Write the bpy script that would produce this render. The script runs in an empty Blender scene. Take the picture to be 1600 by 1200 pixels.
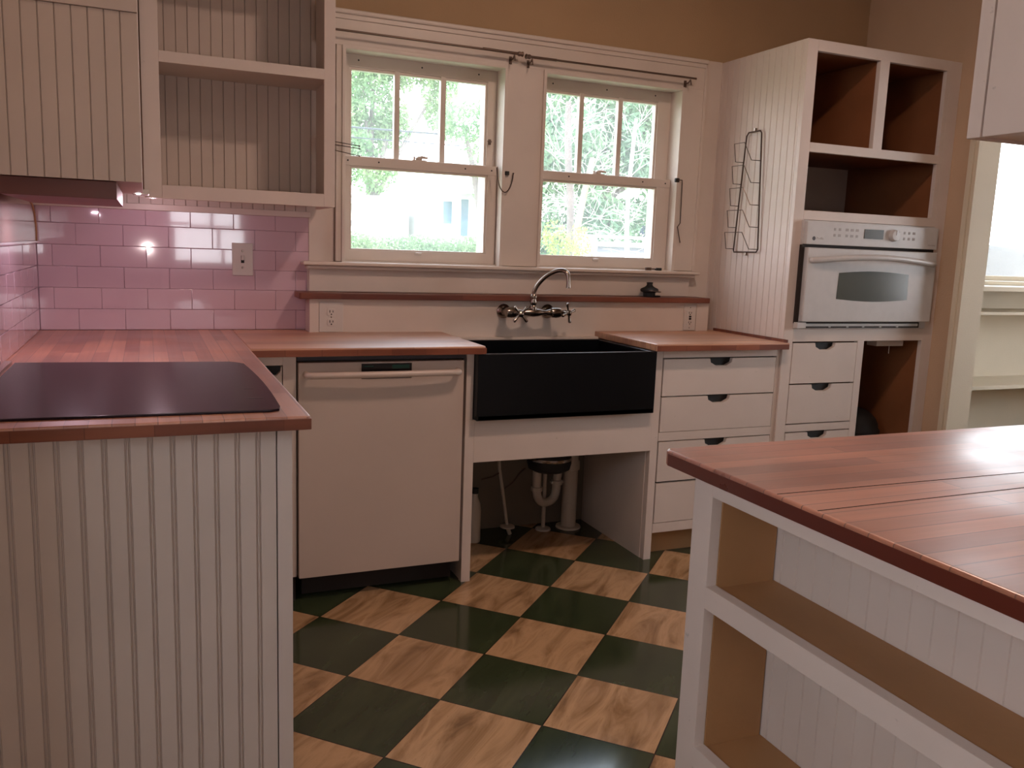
import bpy, bmesh, math, random
from mathutils import Vector, Matrix, noise
R = math.radians
random.seed(7)
SC = bpy.context.scene
COL = SC.collection

# ------------------------------------------------------------------ camera
def make_camera(pos, yaw, pitch, roll, f_px):
    a, b, c = R(yaw), R(pitch), R(roll)
    f = Vector((math.sin(a)*math.cos(b), math.cos(a)*math.cos(b), math.sin(b)))
    r = Vector((math.cos(a), -math.sin(a), 0)); u = r.cross(f)
    r2 = r*math.cos(c) - u*math.sin(c); u2 = u*math.cos(c) + r*math.sin(c)
    cam = bpy.data.cameras.new('camera'); o = bpy.data.objects.new('camera', cam); COL.objects.link(o)
    m = Matrix((r2, u2, -f)).transposed().to_4x4(); m.translation = Vector(pos)
    o.matrix_world = m
    cam.sensor_width = 36.0; cam.lens = f_px*36.0/1600.0; cam.clip_start = 0.02; cam.clip_end = 300
    SC.camera = o
make_camera((0.6206, -3.4883, 1.2562), 23.1103, -8.972, -2.1042, 1342.82)

# ------------------------------------------------------------------ world, colour management
SC.view_settings.view_transform = 'Standard'
SC.view_settings.look = 'None'
SC.view_settings.exposure = 0.0
SC.view_settings.gamma = 1.0
SC.view_settings.use_curve_mapping = False
world = bpy.data.worlds.new('world'); SC.world = world; world.use_nodes = True
wn = world.node_tree.nodes; wl = world.node_tree.links
bg = wn['Background']
tc = wn.new('ShaderNodeTexCoord'); sx = wn.new('ShaderNodeSeparateXYZ'); rp = wn.new('ShaderNodeValToRGB')
wl.new(tc.outputs['Generated'], sx.inputs[0]); wl.new(sx.outputs['Z'], rp.inputs[0]); wl.new(rp.outputs[0], bg.inputs['Color'])
rp.color_ramp.elements[0].position = 0.0; rp.color_ramp.elements[0].color = (0.95, 0.96, 1, 1)
rp.color_ramp.elements[1].position = 0.9; rp.color_ramp.elements[1].color = (0.62, 0.80, 1.0, 1)
bg.inputs['Strength'].default_value = 8.0
SC.cycles.max_bounces = 8; SC.cycles.diffuse_bounces = 4; SC.cycles.glossy_bounces = 4
SC.cycles.transparent_max_bounces = 12; SC.cycles.transmission_bounces = 4
SC.cycles.caustics_reflective = False; SC.cycles.caustics_refractive = False
SC.cycles.sample_clamp_indirect = 4.0
SC.cycles.use_denoising = True

def add_light(name, kind, loc, energy, color, size=0.2, aim=None, size_y=None, portal=False):
    l = bpy.data.lights.new(name, kind); o = bpy.data.objects.new(name, l); COL.objects.link(o)
    o.location = loc; l.energy = energy; l.color = color
    if kind == 'AREA':
        l.size = size
        if size_y: l.shape = 'RECTANGLE'; l.size_y = size_y
        else: l.shape = 'DISK'
        if portal: l.cycles.is_portal = True
    elif kind == 'SUN': l.angle = R(1.5)
    else: l.shadow_soft_size = size
    if aim is not None:
        o.rotation_euler = (Vector(aim) - Vector(loc)).to_track_quat('-Z', 'Y').to_euler()
    return o
WARM = (1.0, 0.70, 0.56)
PINK = (1.0, 0.72, 0.66)
add_light('sun', 'SUN', (0, 0, 10), 5.5, (1.0, 0.96, 0.88), aim=(3.5, 7, 0))
add_light('ceiling_lamp_light', 'AREA', (2.15, -1.85, 2.84), 21.5, WARM, 0.22, aim=(2.15, -1.85, 0))
add_light('ceiling_lamp_light', 'AREA', (0.75, -3.15, 2.84), 1.0, PINK, 0.26, aim=(0.75, -3.15, 0))  # added fill light over the aisle, out of view
add_light('hood_light', 'AREA', (0.42, -0.72, 1.337), 1.3, (1.0, 0.70, 0.84), 0.03, aim=(0.46, -0.66, 0))
add_light('under_cabinet_light', 'POINT', (0.645, -0.262, 1.366), 0.7, (1.0, 0.72, 0.82), 0.008)
add_light('flash_light', 'SPOT', (0.605, -3.46, 1.172), 8.0, (1.0, 0.82, 0.80), 0.012, aim=(1.6, -0.6, 0.75)).data.spot_size = R(100)
# daylight openings (portals guide the sky light)
add_light('window_portal', 'AREA', (1.68, 0.16, 1.6), 1, (1, 1, 1), 0.7, (1.68, -1, 1.6), 0.85, True)
add_light('window_portal', 'AREA', (2.52, 0.16, 1.6), 1, (1, 1, 1), 0.7, (2.52, -1, 1.6), 0.85, True)
add_light('window_portal', 'AREA', (5.2, 0.16, 1.6), 1, (1, 1, 1), 1.6, (5.2, -1, 1.6), 0.95, True)
add_light('window_portal', 'AREA', (1.175, -5.45, 1.335), 1, (1, 1, 1), 0.65, (1.175, -4, 1.335), 0.57, True)

add_light('window_portal', 'AREA', (-1.66, -3.5, 2.07), 1, (1, 1, 1), 0.95, (0, -3.5, 2.07), 1.9, True)  # portal of the added left window

add_light('window_portal', 'AREA', (6.46, -1.9, 1.55), 1, (1, 1, 1), 1.3, (5, -1.9, 1.55), 2.6, True)  # portal of the added side window in the far room

# ------------------------------------------------------------------ materials
def S(r, g, b):
    f = lambda c: (c/255/12.92) if c/255 <= 0.04045 else ((c/255+0.055)/1.055)**2.4
    return (f(r), f(g), f(b), 1)
def new_mat(name):
    m = bpy.data.materials.new(name); m.use_nodes = True
    n = m.node_tree.nodes; return m, n, m.node_tree.links, n['Principled BSDF']
def ramp(n, stops):
    r = n.new('ShaderNodeValToRGB'); e = r.color_ramp.elements
    e[0].position, e[0].color = stops[0]; e[1].position, e[1].color = stops[-1]
    for p, c in stops[1:-1]:
        x = e.new(p); x.color = c
    return r
def plain(name, col, rough=0.5, metal=0.0, spec=0.5, var=0.06, scale=9.0, bump=0.0, bscale=60, coat=0.0, emit=None):
    m, n, l, b = new_mat(name)
    b.inputs['Roughness'].default_value = rough; b.inputs['Metallic'].default_value = metal
    b.inputs['Specular IOR Level'].default_value = spec
    b.inputs['Coat Weight'].default_value = coat
    t = n.new('ShaderNodeTexCoord'); ns = n.new('ShaderNodeTexNoise'); ns.inputs['Scale'].default_value = scale
    ns.inputs['Detail'].default_value = 5
    l.new(t.outputs['Object'], ns.inputs['Vector'])
    c = Vector(col[:3]); lo = tuple(c*(1-var)) + (1,); hi = tuple(min(1, x*(1+var)) for x in c) + (1,)
    r = ramp(n, [(0.3, lo), (0.7, hi)]); l.new(ns.outputs['Fac'], r.inputs[0]); l.new(r.outputs[0], b.inputs['Base Color'])
    if bump:
        n2 = n.new('ShaderNodeTexNoise'); n2.inputs['Scale'].default_value = bscale; n2.inputs['Detail'].default_value = 4
        l.new(t.outputs['Object'], n2.inputs['Vector'])
        bp = n.new('ShaderNodeBump'); bp.inputs['Strength'].default_value = bump; bp.inputs['Distance'].default_value = 0.01
        l.new(n2.outputs['Fac'], bp.inputs['Height']); l.new(bp.outputs[0], b.inputs['Normal'])
    if emit:
        b.inputs['Emission Color'].default_value = emit[:3] + (1,); b.inputs['Emission Strength'].default_value = emit[3]
    return m
def worn_paint(name, col, rough=0.42, chip=0.66):
    m, n, l, b = new_mat(name)
    b.inputs['Roughness'].default_value = rough
    t = n.new('ShaderNodeTexCoord')
    a = n.new('ShaderNodeTexNoise'); a.inputs['Scale'].default_value = 5; a.inputs['Detail'].default_value = 6
    l.new(t.outputs['Object'], a.inputs['Vector'])
    c = Vector(col[:3])
    r = ramp(n, [(0.3, tuple(c*0.92)+(1,)), (0.7, tuple(c)+(1,))]); l.new(a.outputs['Fac'], r.inputs[0])
    g = n.new('ShaderNodeTexNoise'); g.inputs['Scale'].default_value = 38; g.inputs['Detail'].default_value = 8; g.inputs['Roughness'].default_value = 0.7
    l.new(t.outputs['Object'], g.inputs['Vector'])
    r2 = ramp(n, [(chip, (0, 0, 0, 1)), (chip+0.05, (1, 1, 1, 1))]); l.new(g.outputs['Fac'], r2.inputs[0])
    mx = n.new('ShaderNodeMix'); mx.data_type = 'RGBA'
    l.new(r2.outputs[0], mx.inputs['Factor']); l.new(r.outputs[0], mx.inputs['A']); mx.inputs['B'].default_value = tuple(c*0.72)+(1,)
    l.new(mx.outputs['Result'], b.inputs['Base Color'])
    bp = n.new('ShaderNodeBump'); bp.inputs['Strength'].default_value = 0.12; bp.inputs['Distance'].default_value = 0.004
    l.new(a.outputs['Fac'], bp.inputs['Height']); l.new(bp.outputs[0], b.inputs['Normal'])
    return m
def butcher(name, along='X', c1=S(190, 108, 72), c2=S(120, 58, 38), strip=0.034, length=0.55, rough=0.32, shift=0.0, seams=0.0010, coat=1.0, joint=0.62):
    m, n, l, b = new_mat(name)
    t = n.new('ShaderNodeTexCoord'); mp = n.new('ShaderNodeMapping')
    if along == 'Y': mp.inputs['Rotation'].default_value = (0, 0, R(90))
    mp.inputs['Location'].default_value = (shift, shift*0.37, 0)
    l.new(t.outputs['Object'], mp.inputs['Vector'])
    br = n.new('ShaderNodeTexBrick'); br.inputs['Scale'].default_value = 1.0
    br.inputs['Brick Width'].default_value = length; br.inputs['Row Height'].default_value = strip
    br.inputs['Mortar Size'].default_value = seams; br.inputs['Mortar Smooth'].default_value = 0.2
    br.offset = 0.37; br.offset_frequency = 2
    br.inputs['Color1'].default_value = (0, 0, 0, 1); br.inputs['Color2'].default_value = (1, 1, 1, 1); br.inputs['Mortar'].default_value = (0, 0, 0, 1)
    l.new(mp.outputs[0], br.inputs['Vector'])
    mid = tuple((x+y)/2 for x, y in zip(c1, c2))
    rr = ramp(n, [(0.0, c2), (0.5, mid), (1.0, c1)]); l.new(br.outputs['Color'], rr.inputs[0])
    # grain
    m2 = n.new('ShaderNodeMapping'); m2.inputs['Scale'].default_value = (3, 70, 70) if along == 'X' else (70, 3, 70)
    l.new(t.outputs['Object'], m2.inputs['Vector'])
    ns = n.new('ShaderNodeTexNoise'); ns.inputs['Scale'].default_value = 1.0; ns.inputs['Detail'].default_value = 5
    l.new(m2.outputs[0], ns.inputs['Vector'])
    g = ramp(n, [(0.25, (0.80, 0.77, 0.75, 1)), (0.75, (1.12, 1.12, 1.12, 1))]); l.new(ns.outputs['Fac'], g.inputs[0])
    mx = n.new('ShaderNodeMix'); mx.data_type = 'RGBA'; mx.blend_type = 'MULTIPLY'; mx.inputs['Factor'].default_value = 1
    l.new(rr.outputs[0], mx.inputs['A']); l.new(g.outputs[0], mx.inputs['B'])
    # worn patches
    nw = n.new('ShaderNodeTexNoise'); nw.inputs['Scale'].default_value = 3.2; nw.inputs['Detail'].default_value = 7; l.new(t.outputs['Object'], nw.inputs['Vector'])
    rw = ramp(n, [(0.35, (0.82, 0.80, 0.80, 1)), (0.65, (1.08, 1.08, 1.08, 1))]); l.new(nw.outputs['Fac'], rw.inputs[0])
    m3 = n.new('ShaderNodeMix'); m3.data_type = 'RGBA'; m3.blend_type = 'MULTIPLY'; m3.inputs['Factor'].default_value = 1
    l.new(mx.outputs['Result'], m3.inputs['A']); l.new(rw.outputs[0], m3.inputs['B'])
    dk = n.new('ShaderNodeMix'); dk.data_type = 'RGBA'; l.new(br.outputs['Fac'], dk.inputs['Factor'])
    l.new(m3.outputs['Result'], dk.inputs['A']); dk.inputs['B'].default_value = tuple(x*joint for x in c2[:3])+(1,)
    l.new(dk.outputs['Result'], b.inputs['Base Color'])
    b.inputs['Coat Weight'].default_value = coat
    cr = n.new('ShaderNodeMapRange'); l.new(nw.outputs['Fac'], cr.inputs['Value']); cr.inputs['From Min'].default_value = 0.35; cr.inputs['From Max'].default_value = 0.65; cr.inputs['To Min'].default_value = 0.36; cr.inputs['To Max'].default_value = 0.54; l.new(cr.outputs[0], b.inputs['Coat Roughness']); b.inputs['Coat IOR'].default_value = 1.85
    rg = n.new('ShaderNodeMapRange'); l.new(nw.outputs['Fac'], rg.inputs['Value'])
    rg.inputs['From Min'].default_value = 0.3; rg.inputs['From Max'].default_value = 0.7
    rg.inputs['To Min'].default_value = rough-0.08; rg.inputs['To Max'].default_value = rough+0.14
    l.new(rg.outputs[0], b.inputs['Roughness'])
    bp = n.new('ShaderNodeBump'); bp.inputs['Strength'].default_value = 0.12; bp.inputs['Distance'].default_value = 0.001
    ad = n.new('ShaderNodeMath'); ad.operation = 'SUBTRACT'; l.new(ns.outputs['Fac'], ad.inputs[0]); l.new(br.outputs['Fac'], ad.inputs[1])
    l.new(ad.outputs[0], bp.inputs['Height']); l.new(bp.outputs[0], b.inputs['Normal'])
    return m
def floor_mat():
    m, n, l, b = new_mat('linoleum_checker')
    t = n.new('ShaderNodeTexCoord'); mp = n.new('ShaderNodeMapping'); mp.vector_type = 'TEXTURE'
    mp.inputs['Location'].default_value = (1.1283, -0.7149, 0); mp.inputs['Rotation'].default_value = (0, 0, R(-44.97))
    mp.inputs['Scale'].default_value = (0.305, 0.305, 1)
    l.new(t.outputs['Object'], mp.inputs['Vector'])
    s = n.new('ShaderNodeSeparateXYZ'); l.new(mp.outputs[0], s.inputs[0])
    def M(op, a, bb=None):
        x = n.new('ShaderNodeMath'); x.operation = op
        for i, v in enumerate((a, bb)):
            if v is None: continue
            if isinstance(v, (int, float)): x.inputs[i].default_value = v
            else: l.new(v, x.inputs[i])
        return x.outputs[0]
    fx, fy = M('FLOOR', s.outputs['X']), M('FLOOR', s.outputs['Y'])
    par = M('FLOORED_MODULO', M('ADD', fx, fy), 2.0)          # 1 = dark
    # seams
    def edge(v):
        fr = M('FRACT', v); return M('MINIMUM', fr, M('SUBTRACT', 1.0, fr))
    e = M('MINIMUM', edge(s.outputs['X']), edge(s.outputs['Y'])); seam = M('LESS_THAN', e, 0.006)
    # tan marbling: streaks along the tile's second axis, shifted per tile
    cb = n.new('ShaderNodeCombineXYZ'); l.new(M('ADD', M('MULTIPLY', s.outputs['X'], 4.2), M('MULTIPLY', fx, 7.3)), cb.inputs[0])
    l.new(M('ADD', M('MULTIPLY', s.outputs['Y'], 0.95), M('MULTIPLY', fy, 5.1)), cb.inputs[1])
    ns = n.new('ShaderNodeTexNoise'); ns.inputs['Scale'].default_value = 0.95; ns.inputs['Detail'].default_value = 8; ns.inputs['Roughness'].default_value = 0.56; ns.inputs['Distortion'].default_value = 1.0
    l.new(cb.outputs[0], ns.inputs['Vector'])
    tan = ramp(n, [(0.28, S(110, 84, 58)), (0.40, S(152, 118, 84)), (0.50, S(176, 140, 104)), (0.58, S(190, 152, 114)), (0.68, S(166, 130, 94))])
    tan.color_ramp.interpolation = 'LINEAR'
    l.new(ns.outputs['Fac'], tan.inputs[0])
    n3 = n.new('ShaderNodeTexNoise'); n3.inputs['Scale'].default_value = 26; n3.inputs['Detail'].default_value = 4
    l.new(cb.outputs[0], n3.inputs['Vector'])
    n2 = n.new('ShaderNodeTexNoise'); n2.inputs['Scale'].default_value = 1.2; n2.inputs['Detail'].default_value = 6
    l.new(cb.outputs[0], n2.inputs['Vector'])
    grn = ramp(n, [(0.3, S(44, 52, 34)), (0.7, S(62, 70, 47))]); l.new(n2.outputs['Fac'], grn.inputs[0])
    spot = ramp(n, [(0.24, (0.45, 0.4, 0.36, 1)), (0.31, (1, 1, 1, 1))]); l.new(n3.outputs['Fac'], spot.inputs[0])
    tm = n.new('ShaderNodeMix'); tm.data_type = 'RGBA'; tm.blend_type = 'MULTIPLY'; tm.inputs['Factor'].default_value = 1
    l.new(tan.outputs[0], tm.inputs['A']); l.new(spot.outputs[0], tm.inputs['B'])
    mx = n.new('ShaderNodeMix'); mx.data_type = 'RGBA'; l.new(par, mx.inputs['Factor'])
    l.new(tm.outputs['Result'], mx.inputs['A']); l.new(grn.outputs[0], mx.inputs['B'])
    m2 = n.new('ShaderNodeMix'); m2.data_type = 'RGBA'; l.new(seam, m2.inputs['Factor'])
    l.new(mx.outputs['Result'], m2.inputs['A']); m2.inputs['B'].default_value = S(38, 32, 24)
    l.new(m2.outputs['Result'], b.inputs['Base Color'])
    b.inputs['Roughness'].default_value = 0.13
    bp = n.new('ShaderNodeBump'); bp.inputs['Strength'].default_value = 0.10; bp.inputs['Distance'].default_value = 0.004
    l.new(n2.outputs['Fac'], bp.inputs['Height']); l.new(bp.outputs[0], b.inputs['Normal'])
    return m
def glass_mat():
    m, n, l, b = new_mat('window_glass')
    n.remove(b); out = n['Material Output']
    tr = n.new('ShaderNodeBsdfTransparent'); gl = n.new('ShaderNodeBsdfGlossy'); gl.inputs['Roughness'].default_value = 0.03
    mx = n.new('ShaderNodeMixShader'); lw = n.new('ShaderNodeLayerWeight'); pw = n.new('ShaderNodeMath'); pw.operation = 'POWER'; pw.inputs[1].default_value = 4.0
    l.new(lw.outputs['Facing'], pw.inputs[0]); ma = n.new('ShaderNodeMath'); ma.operation = 'MULTIPLY_ADD'; ma.inputs[1].default_value = 0.5; ma.inputs[2].default_value = 0.03; l.new(pw.outputs[0], ma.inputs[0])
    tl = n.new('ShaderNodeBsdfTranslucent'); tl.inputs['Color'].default_value = (.95, .95, .95, 1)      # translucent film added to imitate the hazy glow of the panes
    m0 = n.new('ShaderNodeMixShader'); m0.inputs[0].default_value = 0.055; l.new(tr.outputs[0], m0.inputs[1]); l.new(tl.outputs[0], m0.inputs[2])
    l.new(ma.outputs[0], mx.inputs[0]); l.new(m0.outputs[0], mx.inputs[1]); l.new(gl.outputs[0], mx.inputs[2]); l.new(mx.outputs[0], out.inputs['Surface'])
    return m
def leaf_mat(name, a, bcol):
    m, n, l, b = new_mat(name)
    t = n.new('ShaderNodeTexCoord'); ns = n.new('ShaderNodeTexNoise'); ns.inputs['Scale'].default_value = 2.2; ns.inputs['Detail'].default_value = 3
    l.new(t.outputs['Object'], ns.inputs['Vector']); r = ramp(n, [(0.35, a), (0.65, bcol)]); l.new(ns.outputs['Fac'], r.inputs[0])
    l.new(r.outputs[0], b.inputs['Base Color']); b.inputs['Roughness'].default_value = 0.6
    tl = n.new('ShaderNodeBsdfTranslucent'); l.new(r.outputs[0], tl.inputs['Color'])
    mx = n.new('ShaderNodeMixShader'); mx.inputs[0].default_value = 0.45
    l.new(b.outputs[0], mx.inputs[1]); l.new(tl.outputs[0], mx.inputs[2]); l.new(mx.outputs[0], n['Material Output'].inputs['Surface'])
    return m

WHITE = S(216, 201, 191)
M = dict(
    paint=worn_paint('white_cabinet_paint', WHITE),
    bead=worn_paint('white_beadboard_paint', S(214, 199, 188), 0.5, 0.72),
    trim=worn_paint('white_trim_paint', S(214, 200, 188), 0.38, 0.72),
    wall=plain('tan_wall_paint', S(172, 142, 108), 0.85, var=0.05, scale=2.5, bump=0.15, bscale=160),
    cream=plain('cream_wall_paint', S(214, 200, 176), 0.7, var=0.05, scale=2.5, bump=0.1, bscale=160),
    ceil=plain('ceiling_paint', S(160, 138, 112), 0.9, var=0.04, scale=2),
    floor=floor_mat(),
    tile=plain('lilac_white_glazed_tile', S(204, 176, 188), 0.07, var=0.04, scale=3, coat=1.0),
    grout=plain('tile_grout', S(196, 168, 178), 0.6),
    counter_x=butcher('butcher_block_long_run', 'X', S(206, 150, 110), S(172, 114, 80), 0.036, 0.9, rough=.42),
    counter_y=butcher('butcher_block_across', 'Y', S(202, 142, 112), S(158, 100, 78), 0.040, 0.8, rough=.40, shift=0.13),
    island_x=butcher('butcher_block_island', 'X', S(190, 124, 94), S(144, 84, 62), 0.042, 1.3, rough=0.34, shift=0.31, seams=0.0012, joint=.5),
    edge=butcher('butcher_block_edge', 'Y', S(132, 58, 42), S(92, 38, 28), 0.3, 0.11, rough=0.35, shift=0.05, coat=0.0, joint=.9),
    edge_x=butcher('butcher_block_front_edge', 'X', S(146, 84, 56), S(112, 58, 38), 0.3, 0.12, rough=0.35, shift=0.05, coat=0.0, joint=.9),
    ledge=butcher('ledge_wood', 'X', S(128, 74, 54), S(96, 50, 38), 0.04, 0.5, rough=0.4, coat=0.0, joint=.9),
    brown=plain('brown_wood_interior', S(128, 78, 46), 0.6, var=0.15, scale=4, bump=0.1),
    tanply=plain('tan_painted_ply', S(168, 124, 82), 0.6, var=0.1, scale=4, bump=0.08),
    hood=plain('hood_brown_wood', S(120, 62, 48), 0.4, var=0.12, scale=5),
    black=plain('black_sink_enamel', S(6, 8, 12), 0.30, spec=0.3, var=0.2),
    blackmat=plain('matte_black', S(16, 16, 17), 0.6),
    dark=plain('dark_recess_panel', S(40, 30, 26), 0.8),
    cooktop=plain('black_cooktop_glass', S(38, 27, 33), 0.22, spec=0.12, var=0.04),
    dish=plain('dishwasher_enamel', S(194, 176, 164), 0.33, var=0.03, scale=4),
    app=plain('oven_enamel', S(200, 196, 194), 0.3, var=0.03, scale=30),
    appbtn=plain('oven_grey_marking', S(166, 158, 154), 0.5),
    ovglass=plain('oven_window_glass', S(84, 88, 84), 0.15, var=0.03),
    lcd=plain('display_screen', S(72, 74, 70), 0.25),
    nickel=plain('brushed_nickel', S(150, 138, 128), 0.22, metal=1.0, var=0.05, scale=30),
    wire=plain('dark_steel_wire', S(86, 70, 62), 0.35, metal=0.8),
    rod=plain('curtain_rod_metal', S(110, 92, 82), 0.35, metal=0.7),
    pvc=plain('white_pvc', S(200, 190, 178), 0.4),
    plastic=plain('white_plastic', S(206, 198, 190), 0.35, var=0.03),
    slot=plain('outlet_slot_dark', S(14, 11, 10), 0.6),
    glass=glass_mat(),
    lamp=plain('lamp_diffuser', S(255, 240, 225), 0.5, emit=(1.0, 0.80, 0.68, 3.0)),
    puck=plain('small_lamp_lens', S(255, 250, 250), 0.5, emit=(1.0, 0.92, 0.95, 12.0)),
    splash=plain('glossy_splash_panel', S(150, 118, 112), 0.16, var=0.08),
    bark=plain('tree_bark', S(116, 106, 104), 0.9, var=0.15, scale=14, bump=0.4, bscale=30),
    barkt=plain('tan_tree_bark', S(152, 134, 116), 0.9, var=0.12, scale=14, bump=0.4, bscale=30),
    twig=plain('pale_twigs', S(200, 196, 188), 0.8),
    leaf1=leaf_mat('pale_green_leaves', S(104, 140, 96), S(148, 170, 124)),
    leaf2=leaf_mat('deep_green_leaves', S(104, 136, 108), S(142, 166, 132)),
    leaf3=leaf_mat('yellow_green_leaves', S(150, 168, 88), S(176, 186, 118)),
    grass=plain('lawn', S(132, 152, 108), 0.95, var=0.15, scale=4),
    road=plain('pale_concrete', S(214, 212, 206), 0.9, var=0.05, scale=3),
    siding=plain('white_house_siding', S(238, 238, 236), 0.8, var=0.02),
    roof=plain('pale_shingles', S(222, 222, 224), 0.9, var=0.05),
    hwin=plain('house_window_glass', S(100, 122, 140), 0.3),
    stone=plain('speckled_concrete', S(74, 71, 64), 0.9, var=0.22, scale=22, bump=0.3),
    shrub=plain('blue_green_ground_cover', S(44, 62, 74), 0.9, var=0.3, scale=10, bump=0.5),
    litter=plain('dark_leaf_litter', S(26, 22, 18), 0.95, var=0.3, scale=40),
    wirecable=plain('black_cable', S(60, 64, 70), 0.6),
)

# ------------------------------------------------------------------ mesh helpers
class MB:
    def __init__(self): self.bm = bmesh.new(); self.n = 0
    def _merge(self, t, mi, smooth):
        for f in t.faces: f.material_index = mi; f.smooth = smooth
        me = bpy.data.meshes.new('t'); t.to_mesh(me); t.free(); self.bm.from_mesh(me); bpy.data.meshes.remove(me)
    def box(self, x0, x1, y0, y1, z0, z1, bev=0.0015, mi=0, seg=2):
        e = 0.00012*(self.n % 7); self.n += 1       # keeps butted boxes from sharing coplanar faces
        x0 -= e; y0 -= e; z0 -= e; x1 += e; y1 += e; z1 += e
        t = bmesh.new(); v = bmesh.ops.create_cube(t, size=1)['verts']
        for q in v: q.co = Vector(((x0+x1)/2+q.co.x*(x1-x0), (y0+y1)/2+q.co.y*(y1-y0), (z0+z1)/2+q.co.z*(z1-z0)))
        if bev: 
            bev = min(bev, 0.45*min(abs(x1-x0), abs(y1-y0), abs(z1-z0)))
            bmesh.ops.bevel(t, geom=t.edges[:], offset=bev, segments=seg, affect='EDGES', profile=0.6)
        self._merge(t, mi, bool(bev)); return self
    def prism(self, poly, frame, h0, h1, mi=0, bev=0.0, smooth=False, seg=2):
        """poly 2d points; frame(u,v,h)->xyz"""
        t = bmesh.new()
        a = [t.verts.new(frame(u, v, h0)) for u, v in poly]; b = [t.verts.new(frame(u, v, h1)) for u, v in poly]
        t.faces.new(a[::-1]); t.faces.new(b); k = len(poly)
        for i in range(k): t.faces.new((a[i], a[(i+1) % k], b[(i+1) % k], b[i]))
        bmesh.ops.recalc_face_normals(t, faces=t.faces[:])
        if bev:
            capedges = [e for f in t.faces if len(f.verts) == k and k > 4 or len(f.verts) == k for e in f.edges]
            bmesh.ops.bevel(t, geom=list(set(capedges)), offset=bev, segments=seg, affect='EDGES', profile=0.6)
        self._merge(t, mi, smooth or bool(bev)); return self
    def lathe(self, prof, p0, axis=(0, 0, 1), seg=24, mi=0):
        """prof: list of (radius, distance along axis)"""
        t = bmesh.new(); ax = Vector(axis).normalized(); q = ax.to_track_quat('Z', 'Y'); p0 = Vector(p0)
        rings = []
        for r, h in prof:
            if r < 1e-5: rings.append([t.verts.new(p0+ax*h)])
            else: rings.append([t.verts.new(p0 + q @ Vector((r*math.cos(2*math.pi*i/seg), r*math.sin(2*math.pi*i/seg), h))) for i in range(seg)])
        for A, B in zip(rings, rings[1:]):
            for i in range(seg):
                j = (i+1) % seg
                if len(A) == 1 and len(B) == 1: continue
                if len(A) == 1: t.faces.new((A[0], B[j], B[i]))
                elif len(B) == 1: t.faces.new((A[i], A[j], B[0]))
                else: t.faces.new((A[i], A[j], B[j], B[i]))
        if len(rings[0]) > 1: t.faces.new(rings[0][::-1])
        if len(rings[-1]) > 1: t.faces.new(rings[-1])
        bmesh.ops.recalc_face_normals(t, faces=t.faces[:])
        self._merge(t, mi, True); return self
    def tube(self, pts, r, seg=10, mi=0, closed=False, smoothit=0):
        pts = [Vector(p) for p in pts]
        for _ in range(smoothit):
            n = [pts[0]]
            for a, b in zip(pts, pts[1:]): n += [a.lerp(b, 0.25), a.lerp(b, 0.75)]
            pts = n + [pts[-1]]
        rr = r if isinstance(r, (list, tuple)) else None
        if rr and len(rr) != len(pts):
            k = len(rr)-1
            rr = [rr[min(k, int(i/(len(pts)-1)*k))]*(1-(i/(len(pts)-1)*k) % 1) + rr[min(k, int(i/(len(pts)-1)*k)+1)]*((i/(len(pts)-1)*k) % 1) for i in range(len(pts))]
        t = bmesh.new(); rings = []; up = None
        for i, p in enumerate(pts):
            a = pts[i-1] if (i > 0 or closed) else p; b = pts[(i+1) % len(pts)] if (i < len(pts)-1 or closed) else p
            d = (b-a)
            if d.length < 1e-9: d = Vector((0, 0, 1))
            d.normalize()
            if up is None:
                up = d.orthogonal().normalized()
            up = (up - d*up.dot(d))
            if up.length < 1e-6: up = d.orthogonal()
            up.normalize(); s = d.cross(up); rad = rr[i] if rr else r
            rings.append([t.verts.new(p + (up*math.cos(2*math.pi*k/seg)+s*math.sin(2*math.pi*k/seg))*rad) for k in range(seg)])
        prs = list(zip(rings, rings[1:])) + ([(rings[-1], rings[0])] if closed else [])
        for A, B in prs:
            for i in range(seg): t.faces.new((A[i], A[(i+1) % seg], B[(i+1) % seg], B[i]))
        if not closed: t.faces.new(rings[0][::-1]); t.faces.new(rings[-1])
        bmesh.ops.recalc_face_normals(t, faces=t.faces[:])
        self._merge(t, mi, True); return self
    def build(self, name, mat, parent=None, loc=None):
        me = bpy.data.meshes.new(name); self.bm.to_mesh(me); self.bm.free()
        for m in (mat if isinstance(mat, (list, tuple)) else [mat]): me.materials.append(m)
        try: me.set_sharp_from_angle(angle=R(42))
        except Exception: pass
        o = bpy.data.objects.new(name, me); COL.objects.link(o)
        if any(p.use_smooth for p in me.polygons):
            w = o.modifiers.new('weighted_normals', 'WEIGHTED_NORMAL'); w.keep_sharp = True; w.weight = 90
        if parent is not None:
            o.parent = parent
            if not parent.get('_abs'):
                w = parent_world(parent); o.matrix_parent_inverse = w.inverted()
        return o
def parent_world(p):
    m = Matrix.Identity(4); chain = []
    while p is not None: chain.append(p); p = p.parent
    for q in reversed(chain): m = m @ q.matrix_parent_inverse @ Matrix.Translation(q.location)
    return m
def thing(name, label, cat, loc, group=None):
    o = bpy.data.objects.new(name, None); COL.objects.link(o); o.location = loc; o.empty_display_size = 0.1
    o['label'] = label; o['category'] = cat
    if group: o['group'] = group
    return o
def tag(o, label, cat, group=None, kind=None):
    o['label'] = label; o['category'] = cat
    if group: o['group'] = group
    if kind: o['kind'] = kind
    return o
def struct(name, mb, mat, parent=None):
    o = mb.build(name, mat, parent); o['kind'] = 'structure'; return o
FX = lambda s: (lambda u, v, h: (s*0+h, u, v))            # extrude along x, poly in (y,z)
fX = lambda u, v, h: (h, u, v)
fY = lambda u, v, h: (u, h, v)
fZ = lambda u, v, h: (u, v, h)

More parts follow.
